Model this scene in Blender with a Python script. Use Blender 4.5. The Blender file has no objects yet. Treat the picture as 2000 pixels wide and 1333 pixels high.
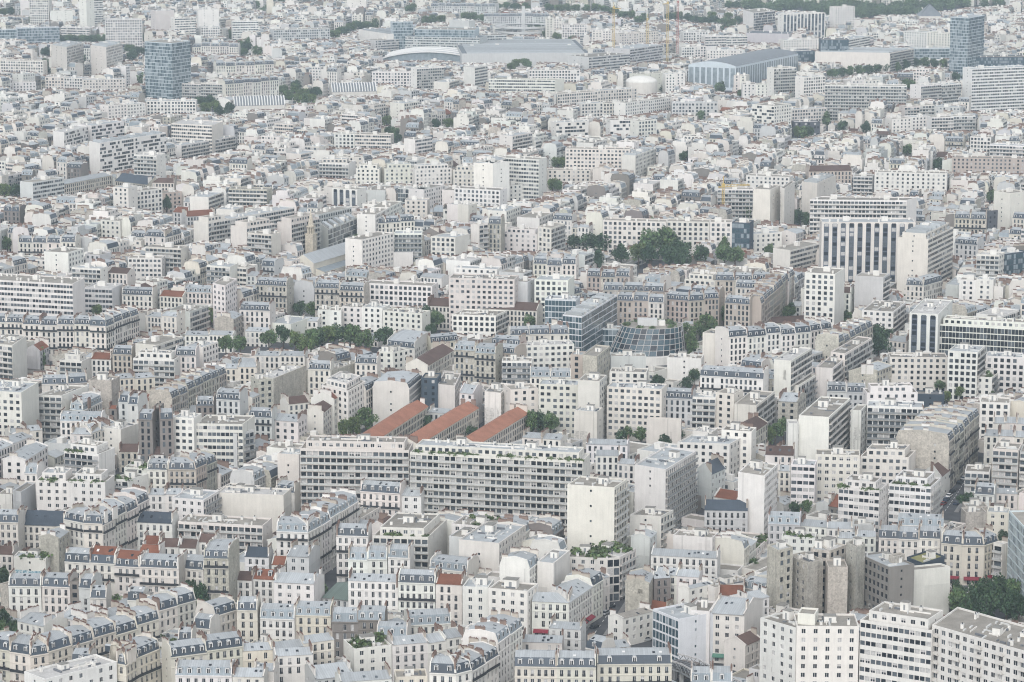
import bpy, gc, math, random
import numpy as np
from mathutils import Vector

# ------------------------------------------------------------------ camera, world, sun, exposure
gc.disable()          # many small lists: collect once at the end
SC = bpy.context.scene
COL = SC.collection
CAM_H = 276.0
cam_data = bpy.data.cameras.new("camera")
cam = bpy.data.objects.new("camera", cam_data)
COL.objects.link(cam)
cam.location = (0, 0, CAM_H)
cam.rotation_euler = (math.radians(90 - 10.66), 0, 0)
cam_data.sensor_width = 36.0
cam_data.lens = 100.0
cam_data.clip_start = 1.0
cam_data.clip_end = 60000.0
SC.camera = cam
SC.render.resolution_x = 1024
SC.render.resolution_y = 682

SUN_EL, SUN_AZ = math.radians(42), math.radians(-168)     # veiled sun, from behind the camera
world = bpy.data.worlds.new("World")
SC.world = world
world.use_nodes = True
wn = world.node_tree
bg = wn.nodes["Background"]
sky = wn.nodes.new("ShaderNodeTexSky")
sky.sky_type = 'NISHITA'
sky.sun_disc = False
sky.sun_elevation = SUN_EL
sky.sun_rotation = SUN_AZ
sky.dust_density = 1.5
sky.air_density = 1.0
hsv = wn.nodes.new("ShaderNodeHueSaturation")            # overcast: a nearly grey sky
hsv.inputs['Saturation'].default_value = 0.20
wn.links.new(sky.outputs[0], hsv.inputs['Color'])
wn.links.new(hsv.outputs[0], bg.inputs['Color'])
bg.inputs['Strength'].default_value = 0.15
sl = bpy.data.lights.new("sun", 'SUN')
sl.energy = 0.70
sl.angle = math.radians(30)
sl.color = (1.0, 0.985, 0.96)
sun = bpy.data.objects.new("sun", sl)
COL.objects.link(sun)
sd = Vector((math.sin(SUN_AZ) * math.cos(SUN_EL), math.cos(SUN_AZ) * math.cos(SUN_EL), math.sin(SUN_EL)))
sun.rotation_euler = sd.to_track_quat('Z', 'Y').to_euler()
SC.view_settings.view_transform = 'Standard'
SC.view_settings.look = 'None'
SC.view_settings.gamma = 1.0
SC.view_settings.exposure = 0.76
HAZE = 0.00009
SC.cycles.filter_width = 1.1
SC.cycles.max_bounces = 4
SC.cycles.diffuse_bounces = 2
SC.cycles.glossy_bounces = 2
SC.cycles.transmission_bounces = 2
SC.cycles.volume_bounces = 0
SC.cycles.transparent_max_bounces = 4

# ------------------------------------------------------------------ materials
def srgb(h):
    v = [int(h[i:i + 2], 16) / 255 for i in (0, 2, 4)]
    return tuple(((c + 0.055) / 1.055) ** 2.4 if c > 0.04045 else c / 12.92 for c in v)

MAT = {}
MLIST = []
def reg(m):
    MAT[m.name] = len(MLIST); MLIST.append(m)

def newmat(name, rough=0.85, spec=0.2):
    m = bpy.data.materials.new(name); m.use_nodes = True
    nt = m.node_tree; b = nt.nodes["Principled BSDF"]
    b.inputs['Roughness'].default_value = rough
    b.inputs['Specular IOR Level'].default_value = spec
    return m, nt, b

def noise(nt, scale, vec, detail=3.0, rough=0.55):
    n = nt.nodes.new("ShaderNodeTexNoise"); n.inputs['Scale'].default_value = scale
    n.inputs['Detail'].default_value = detail; n.inputs['Roughness'].default_value = rough
    nt.links.new(vec, n.inputs['Vector']); return n.outputs['Fac']

def ramp(nt, fac, lo, hi, a, b):
    r = nt.nodes.new("ShaderNodeMapRange"); nt.links.new(fac, r.inputs['Value'])
    for k, v in zip(('From Min', 'From Max', 'To Min', 'To Max'), (lo, hi, a, b)): r.inputs[k].default_value = v
    return r.outputs[0]

def mul(nt, a, b):
    n = nt.nodes.new("ShaderNodeMath"); n.operation = 'MULTIPLY'
    nt.links.new(a, n.inputs[0])
    if isinstance(b, (int, float)): n.inputs[1].default_value = b
    else: nt.links.new(b, n.inputs[1])
    return n.outputs[0]

def tint(nt, col, fac):
    n = nt.nodes.new("ShaderNodeVectorMath"); n.operation = 'SCALE'
    nt.links.new(col, n.inputs[0]); nt.links.new(fac, n.inputs['Scale']); return n.outputs[0]

def attr_mat(name, rough, mott, streak, seams=0.0, spec=0.2, blocks=0.0, courses=0.0):
    """colour from the mesh's own Col attribute, varied by stains, streaks, seams or stone blocks"""
    m, nt, b = newmat(name, rough, spec)
    at = nt.nodes.new("ShaderNodeAttribute"); at.attribute_name = "Col"
    geo = nt.nodes.new("ShaderNodeNewGeometry"); pos = geo.outputs['Position']
    f = ramp(nt, noise(nt, 0.22, pos, 4), 0.3, 0.7, 1 - mott, 1 + mott * 0.6)
    if streak:
        mp = nt.nodes.new("ShaderNodeMapping"); mp.inputs['Scale'].default_value = (1.1, 1.1, 0.09)
        nt.links.new(pos, mp.inputs['Vector'])
        f = mul(nt, f, ramp(nt, noise(nt, 1.0, mp.outputs[0], 3), 0.35, 0.75, 1.03, 1 - streak))
    f = mul(nt, f, ramp(nt, noise(nt, 2.2, pos, 3), 0.3, 0.7, 1 - mott * 0.6, 1 + mott * 0.4))
    if blocks:
        vo = nt.nodes.new("ShaderNodeTexVoronoi"); vo.inputs['Scale'].default_value = 1.7
        nt.links.new(pos, vo.inputs['Vector'])
        sp = nt.nodes.new("ShaderNodeSeparateColor"); nt.links.new(vo.outputs['Color'], sp.inputs[0])
        f = mul(nt, f, ramp(nt, sp.outputs[0], 0, 1, 1 - blocks, 1 + blocks * 0.6))
    if seams:
        uv = nt.nodes.new("ShaderNodeUVMap"); uv.uv_map = "UVMap"
        sx = nt.nodes.new("ShaderNodeSeparateXYZ"); nt.links.new(uv.outputs[0], sx.inputs[0])
        fr = nt.nodes.new("ShaderNodeMath"); fr.operation = 'FRACT'
        s = mul(nt, sx.outputs[0], 1 / 0.75); nt.links.new(s, fr.inputs[0])
        f = mul(nt, f, ramp(nt, fr.outputs[0], 0.80, 0.90, 1.0, 1 - seams))
        # sheets between the seams weather unequally
        fl = nt.nodes.new("ShaderNodeMath"); fl.operation = 'FLOOR'; nt.links.new(s, fl.inputs[0])
        wnz = nt.nodes.new("ShaderNodeTexWhiteNoise"); wnz.noise_dimensions = '1D'; nt.links.new(fl.outputs[0], wnz.inputs['W'])
        f = mul(nt, f, ramp(nt, wnz.outputs['Value'], 0, 1, 1 - seams * 0.5, 1.04))
    if courses:
        uv = nt.nodes.new("ShaderNodeUVMap"); uv.uv_map = "UVMap"
        sx = nt.nodes.new("ShaderNodeSeparateXYZ"); nt.links.new(uv.outputs[0], sx.inputs[0])
        fr = nt.nodes.new("ShaderNodeMath"); fr.operation = 'FRACT'
        nt.links.new(mul(nt, sx.outputs[1], 2.2), fr.inputs[0])
        f = mul(nt, f, ramp(nt, fr.outputs[0], 0.6, 0.95, 1.0, 1 - courses))
    nt.links.new(tint(nt, at.outputs['Color'], f), b.inputs['Base Color'])
    reg(m)

def flat_mat(name, col, rough=0.7, mott=0.1, spec=0.3, scale=1.5):
    m, nt, b = newmat(name, rough, spec)
    geo = nt.nodes.new("ShaderNodeNewGeometry")
    rgb = nt.nodes.new("ShaderNodeRGB"); rgb.outputs[0].default_value = (*col, 1)
    f = ramp(nt, noise(nt, scale, geo.outputs['Position'], 3), 0.3, 0.7, 1 - mott, 1 + mott)
    nt.links.new(tint(nt, rgb.outputs[0], f), b.inputs['Base Color'])
    reg(m)

attr_mat('plaster', 0.9, 0.07, 0.07)
attr_mat('stone', 0.92, 0.14, 0.16, blocks=0.22)
attr_mat('zinc', 0.55, 0.10, 0.0, seams=0.20, spec=0.4)
attr_mat('slate', 0.5, 0.18, 0.0, seams=0.08, spec=0.4)
attr_mat('tile', 0.85, 0.20, 0.0, courses=0.15)
attr_mat('gravel', 0.95, 0.22, 0.0)
attr_mat('leaf', 0.6, 0.15, 0.0, spec=0.25)
attr_mat('paint', 0.5, 0.05, 0.0, spec=0.4)
flat_mat('glass', (0.016, 0.020, 0.027), 0.12, 0.3, 0.6)
flat_mat('glass_pale', (0.10, 0.115, 0.13), 0.15, 0.3, 0.6)  # sky reflected in some panes, put into the base colour as mid grey
flat_mat('curtain', (0.46, 0.45, 0.44), 0.6, 0.2)
flat_mat('glass_blue', (0.045, 0.08, 0.10), 0.12, 0.35, 0.7)
flat_mat('glass_sky', (0.24, 0.28, 0.305), 0.2, 0.25, 0.6, 0.3)
flat_mat('white_frame', (0.72, 0.71, 0.69), 0.6, 0.05)
flat_mat('iron', (0.035, 0.037, 0.042), 0.6, 0.2)
flat_mat('rail_grey', (0.26, 0.27, 0.275), 0.6, 0.15)
flat_mat('rail_pale', (0.46, 0.46, 0.44), 0.6, 0.15)
flat_mat('pot', (0.17, 0.105, 0.085), 0.9, 0.3)
flat_mat('asphalt', (0.085, 0.087, 0.093), 0.9, 0.25, 0.2, 0.15)
flat_mat('pavement_slab', (0.24, 0.235, 0.23), 0.9, 0.15, 0.2, 0.5)
flat_mat('bark', (0.09, 0.07, 0.055), 0.9, 0.2)
flat_mat('tyre', (0.02, 0.02, 0.02), 0.8, 0.1)
flat_mat('crane_yellow', (0.50, 0.36, 0.12), 0.6, 0.1)
flat_mat('crane_red', (0.35, 0.12, 0.10), 0.6, 0.1)
flat_mat('awning_red', (0.22, 0.03, 0.045), 0.8, 0.1)
flat_mat('awning_green', (0.10, 0.22, 0.17), 0.8, 0.1)
flat_mat('white_paint', (0.75, 0.75, 0.73), 0.6, 0.05)
m, nt, b = newmat('mural', 0.8)
geo = nt.nodes.new("ShaderNodeNewGeometry"); nz = nt.nodes.new("ShaderNodeTexNoise"); nz.inputs['Scale'].default_value = 1.3; nz.inputs['Detail'].default_value = 4
nt.links.new(geo.outputs['Position'], nz.inputs['Vector']); cr_ = nt.nodes.new("ShaderNodeValToRGB"); e = cr_.color_ramp.elements
e[0].position, e[0].color = 0.38, (0.10, 0.22, 0.30, 1); e[1].position, e[1].color = 0.62, (0.62, 0.66, 0.66, 1)
x_ = e.new(0.5); x_.color = (0.30, 0.45, 0.50, 1)
nt.links.new(nz.outputs['Fac'], cr_.inputs[0]); nt.links.new(cr_.outputs[0], b.inputs['Base Color']); reg(m)

WALL = {'w': srgb('dedbd5'), 'c': srgb('d7d2ca'), 's': srgb('bbb6ab'), 'g': srgb('c5c5c3'), 'k': srgb('847e79'),
        'o': srgb('b7aca2'), 'y': srgb('d5cfc2'), 'n': srgb('49535e'), 'u': srgb('d2d7d9'), 'e': srgb('c3cbcf'),
        'x': srgb('c9d0d2'), 'd': srgb('5b5d63')}
WALLWORD = {'w': 'white', 'c': 'cream', 's': 'bare stone', 'g': 'grey', 'k': 'brown brick', 'o': 'reddish brick',
            'y': 'pale yellow', 'n': 'navy', 'u': 'blue glass', 'e': 'pale blue glass', 'x': 'clear glass', 'd': 'dark grey'}
ROOFC = {'zinc': srgb('abafb1'), 'zincblue': srgb('8c959b'), 'slate': srgb('434c56'), 'red': srgb('835847'), 'terra': srgb('a3735f'), 'brown': srgb('64534d'),
         'gravel': srgb('9a958d'), 'green': srgb('65726b'), 'white': srgb('bdbbb8'), 'greyroof': srgb('757a7f')}

# ------------------------------------------------------------------ mesh builder
class MB:
    """collects quads; build() makes one mesh of them"""
    def __init__(self): self.q, self.m, self.c, self.uv, self.p = [], [], [], [], []
    def quads(self, Q, mat, col=(0.6, 0.6, 0.6), uv=None):
        if isinstance(Q, list) and isinstance(mat, str):      # few loose quads: gathered and converted in one go
            k = MAT[mat]; c = (float(col[0]), float(col[1]), float(col[2]))
            if len(Q) == 1 or np.ndim(col) == 1:
                for i, q in enumerate(Q): self.p.append((q, k, c, uv[i] if uv is not None else None))
                return
        Q = np.asarray(Q, float).reshape(-1, 4, 3); n = len(Q)
        if not n: return
        self.q.append(Q)
        self.m.append(np.full(n, MAT[mat]) if isinstance(mat, str) else np.asarray(mat))
        c = np.asarray(col, float); self.c.append(np.broadcast_to(c, (n, 3)))
        self.uv.append(np.zeros((n, 4, 2)) if uv is None else np.asarray(uv, float).reshape(-1, 4, 2))
    def flush(self):
        if not self.p: return
        n = len(self.p)
        Q = np.array([[x for v in q for x in v] for q, _, _, _ in self.p], float).reshape(n, 4, 3)
        z = ((0, 0),) * 4
        self.q.append(Q); self.m.append(np.array([k for _, k, _, _ in self.p])); self.c.append(np.array([c for _, _, c, _ in self.p]))
        self.uv.append(np.array([[x for v in (u or z) for x in v] for _, _, _, u in self.p], float).reshape(n, 4, 2)); self.p = []
    def empty(self): return not self.q and not self.p
    def mesh(self, name, origin=(0, 0, 0)):
        self.flush()
        Q = np.concatenate(self.q) - np.asarray(origin, float); n = len(Q)
        mi = np.concatenate(self.m); C = np.concatenate(self.c); UV = np.concatenate(self.uv)
        used, inv = np.unique(mi, return_inverse=True)
        me = bpy.data.meshes.new(name)
        me.vertices.add(n * 4); me.loops.add(n * 4); me.polygons.add(n)
        me.vertices.foreach_set('co', Q.astype(np.float32).ravel())
        me.loops.foreach_set('vertex_index', np.arange(n * 4, dtype=np.int32))
        me.polygons.foreach_set('loop_start', np.arange(0, n * 4, 4, dtype=np.int32))
        me.polygons.foreach_set('material_index', inv.astype(np.int32))
        for k in used: me.materials.append(MLIST[int(k)])
        a = me.attributes.new('Col', 'FLOAT_COLOR', 'FACE')
        a.data.foreach_set('color', np.concatenate([C, np.ones((n, 1))], 1).astype(np.float32).ravel())
        u = me.uv_layers.new(name='UVMap')
        u.data.foreach_set('uv', UV.astype(np.float32).ravel())
        me.update()
        return me

def obj(name, me, parent=None, loc=(0, 0, 0), rz=0.0, sc=(1, 1, 1)):
    o = bpy.data.objects.new(name, me)
    o.location = loc
    if rz: o.rotation_euler = (0, 0, rz)
    if sc != (1, 1, 1): o.scale = sc
    if parent is not None: o.parent = parent
    COL.objects.link(o)
    return o

def tag(o, label=None, cat=None, group=None, kind=None):
    if label: o['label'] = label
    if cat: o['category'] = cat
    if group: o['group'] = group
    if kind: o['kind'] = kind
    return o

def box_quads(c, u, hx, hy, z0, z1, bottom=False):
    """oriented boxes; c (n,2) centres, u (2,) long axis, half sizes and z ranges (n,)"""
    if len(c) == 1:
        cx, cy = float(c[0][0]), float(c[0][1]); ux, uy = float(u[0]), float(u[1]); hx, hy, z0, z1 = float(hx), float(hy), float(z0), float(z1)
        P = [(cx + ux * hx * i - uy * hy * j, cy + uy * hx * i + ux * hy * j) for i, j in ((-1, -1), (1, -1), (1, 1), (-1, 1))]
        F = [[(*P[i], z0), (*P[(i + 1) % 4], z0), (*P[(i + 1) % 4], z1), (*P[i], z1)] for i in range(4)]
        F.append([(*p, z1) for p in P])
        if bottom: F.append([(*p, z0) for p in P[::-1]])
        return F
    c = np.atleast_2d(np.asarray(c, float)); n = len(c)
    u = np.asarray(u, float); v = np.array([-u[1], u[0]])
    hx = np.broadcast_to(hx, n)[:, None]; hy = np.broadcast_to(hy, n)[:, None]
    z0 = np.broadcast_to(z0, n); z1 = np.broadcast_to(z1, n)
    P = [c - u * hx - v * hy, c + u * hx - v * hy, c + u * hx + v * hy, c - u * hx + v * hy]
    lo = [np.column_stack([p, z0]) for p in P]; hi = [np.column_stack([p, z1]) for p in P]
    F = [np.stack([lo[i], lo[(i + 1) % 4], hi[(i + 1) % 4], hi[i]], 1) for i in range(4)]
    F.append(np.stack([hi[0], hi[1], hi[2], hi[3]], 1))
    if bottom: F.append(np.stack([lo[3], lo[2], lo[1], lo[0]], 1))
    return np.concatenate(F)

def local_box(mb, x0, x1, y0, y1, z0, z1, mat, col=(0.6, 0.6, 0.6)):
    mb.quads(box_quads([((x0 + x1) / 2, (y0 + y1) / 2)], (1, 0), (x1 - x0) / 2, (y1 - y0) / 2, z0, z1, True), mat, col)

def rect(x0, x1, z0, z1, y): return [[(x0, y, z0), (x1, y, z0), (x1, y, z1), (x0, y, z1)]]

# ------------------------------------------------------------------ shared part meshes (front faces -y, unit sized, scaled per use)
def t_window(glass, rail=False):
    mb = MB()
    if rail:        # low iron window guard and stone sill
        for z_ in (0.02, 0.16, 0.30): mb.quads(rect(-0.52, 0.52, z_, z_ + 0.045, -0.22), 'iron')
        for k_ in range(7): x_ = -0.5 + k_ / 6.0; mb.quads(rect(x_ - 0.02, x_ + 0.02, 0.02, 0.30, -0.21), 'iron')
    if glass == 'curtain':
        mb.quads(rect(-0.5, 0.5, 0, 1, 0.03), 'curtain')
    elif glass == 'half':
        mb.quads(rect(-0.43, 0.43, 0.5, 0.95, 0.02), 'curtain'); mb.quads(rect(-0.43, -0.04, 0.04, 0.5, 0.03), 'glass'); mb.quads(rect(0.04, 0.43, 0.04, 0.5, 0.03), 'glass')
    else:
        mb.quads(rect(-0.43, -0.04, 0.04, 0.95, 0.03), glass); mb.quads(rect(0.04, 0.43, 0.04, 0.95, 0.03), glass)
    f = 'white_frame'
    for x0, x1, z0, z1 in ((-0.5, -0.43, 0, 1), (0.43, 0.5, 0, 1), (-0.43, 0.43, 0, 0.04), (-0.43, 0.43, 0.95, 1), (-0.04, 0.04, 0.04, 0.95)):
        mb.quads(rect(x0, x1, z0, z1, 0.0), f)
    return mb.mesh('window')

def t_pane(glass):
    mb = MB(); mb.quads(rect(-0.47, 0.47, 0.03, 0.97, 0.02), glass)
    for x0, x1, z0, z1 in ((-0.5, -0.47, 0, 1), (0.47, 0.5, 0, 1), (-0.47, 0.47, 0, 0.03), (-0.47, 0.47, 0.97, 1)):
        mb.quads(rect(x0, x1, z0, z1, 0.0), 'rail_grey')
    return mb.mesh('window')

def t_balcony(mat):
    mb = MB()
    local_box(mb, -0.5, 0.5, 0, 1, -0.16, 0, 'plaster', srgb('cfcac2'))
    local_box(mb, -0.5, 0.5, 0, 0.12, 0.0, 1.0, mat, srgb('d2cec8'))
    return mb.mesh('balcony')

def t_dormer(roofcol, rmat, arch=False):
    mb = MB(); w, h, d = 0.66, 1.9, 1.7
    mb.quads(rect(-w, w, 0, h, 0), 'white_frame')
    for s in (-1, 1):
        x0, x1 = sorted((s * 0.06, s * 0.42))
        mb.quads(rect(x0, x1, 0.22, h - 0.22, -0.03), 'glass')
    mb.quads([[(-w, d, 0), (-w, 0, 0), (-w, 0, h), (-w, d, h)], [(w, 0, 0), (w, d, 0), (w, d, h), (w, 0, h)]], rmat, roofcol)
    o = 0.14
    if arch:
        P = [(-w - o, h - 0.05), (-w * 0.5, h + 0.32), (w * 0.5, h + 0.32), (w + o, h - 0.05)]
        mb.quads(rect(-w * 0.7, w * 0.7, h, h + 0.26, -0.02), 'white_frame')
    else:
        P = [(-w - o, h - 0.04), (0, h + 0.3), (w + o, h - 0.04)]
    for a, b in zip(P, P[1:]):
        mb.quads([[(a[0], -o, a[1]), (b[0], -o, b[1]), (b[0], d, b[1] + 0.1), (a[0], d, a[1] + 0.1)]], 'zinc', ROOFC['zinc'])
    return mb.mesh('dormer')

def t_chimney(n, col):
    """thin party-wall stack with a row of clay pots; long axis x, unit length 1 per n pots"""
    mb = MB(); L = n * 0.42
    local_box(mb, -L / 2, L / 2, -0.24, 0.24, -3.0, 1.35, 'plaster', col)
    local_box(mb, -L / 2 - 0.08, L / 2 + 0.08, -0.31, 0.31, 1.35, 1.5, 'plaster', tuple(c * 0.85 for c in col))
    rr = random.Random(n)
    for i in range(n):
        x = -L / 2 + (i + 0.5) * 0.42; hh = 1.5 + rr.uniform(0.25, 0.55)
        local_box(mb, x - 0.1, x + 0.1, -0.1, 0.1, 1.5, hh, 'pot')
    return mb.mesh('chimney')

def t_vent():
    mb = MB(); local_box(mb, -0.45, 0.45, -0.45, 0.45, -0.3, 1.3, 'plaster', WALL['w'])
    local_box(mb, -0.55, 0.55, -0.55, 0.55, 1.3, 1.42, 'plaster', WALL['g'])
    local_box(mb, -0.15, 0.15, -0.15, 0.15, 1.42, 1.85, 'iron')
    return mb.mesh('roof_vent')

def t_lift():
    mb = MB(); local_box(mb, -2.2, 2.2, -1.6, 1.6, -0.3, 2.5, 'plaster', WALL['w'])
    local_box(mb, -2.35, 2.35, -1.75, 1.75, 2.5, 2.68, 'gravel', srgb('8b8984'))
    mb.quads(rect(-0.5, 0.5, 0, 1.9, -1.62), 'rail_grey')
    return mb.mesh('lift_housing')

def t_plant(seed):
    mb = MB(); r = np.random.default_rng(seed); n = 90
    c = r.normal(0, 1, (n, 3)) * (0.55, 0.5, 0.42) + (0, 0, 0.55); c[:, 2] = np.abs(c[:, 2])
    leafquads(mb, c, 0.34, r)
    return mb.mesh('plant')

def leafquads(mb, c, size, r, cols=None):
    n = len(c); a = r.normal(0, 1, (n, 3)); a /= np.linalg.norm(a, axis=1)[:, None]
    b = r.normal(0, 1, (n, 3)); b -= a * (a * b).sum(1)[:, None]; b /= np.linalg.norm(b, axis=1)[:, None]
    s = size * r.uniform(0.6, 1.2, (n, 1))
    Q = np.stack([c - a * s - b * s * 0.7, c + a * s - b * s * 0.7, c + a * s + b * s * 0.7, c - a * s + b * s * 0.7], 1)
    if cols is None:
        base = np.array([0.11, 0.155, 0.07]); cols = base * r.uniform(0.6, 1.5, (n, 1)) * (1 + r.normal(0, 0.08, (n, 3)))
    mb.quads(Q, 'leaf', np.clip(cols, 0.01, 0.4))

T_WIN = [t_window('glass'), t_window('glass_pale'), t_window('curtain'), t_window('half')]
T_WINH = [t_window(g, True) for g in ('glass', 'glass_pale', 'curtain', 'half')]
T_PANE = [t_pane('glass'), t_pane('glass_pale'), t_pane('curtain'), t_window('half')]
T_BLUE = [t_pane('glass_blue'), t_pane('glass_sky'), t_pane('glass_blue'), t_pane('glass_sky')]
T_BALC = {'iron': t_balcony('iron'), 'rail_grey': t_balcony('rail_grey'), 'rail_pale': t_balcony('rail_pale'), 'plaster': t_balcony('plaster')}
T_DORM = {'slate': [t_dormer(ROOFC['slate'], 'slate'), t_dormer(ROOFC['slate'], 'slate', True)],
          'zincblue': [t_dormer(ROOFC['zincblue'], 'zinc'), t_dormer(ROOFC['zincblue'], 'zinc', True)]}
CHIMC = [srgb('cfc8be'), srgb('b3a99d'), srgb('8a776d'), srgb('dcd8d2')]
T_CHIM = {(n, k): t_chimney(n, CHIMC[k]) for n in (5, 8, 12) for k in range(4)}
def t_awning(mat):
    mb = MB(); mb.quads([[(-0.5, -1.5, -0.7), (0.5, -1.5, -0.7), (0.5, 0, 0), (-0.5, 0, 0)], [(-0.5, -1.5, -1.0), (0.5, -1.5, -1.0), (0.5, -1.5, -0.7), (-0.5, -1.5, -0.7)]], mat)
    return mb.mesh('awning')
T_AWN = [t_awning('awning_red'), t_awning('awning_green')]
T_VENT, T_LIFT = t_vent(), t_lift()
T_PLANT = [t_plant(s) for s in (1, 2, 3)]

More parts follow.
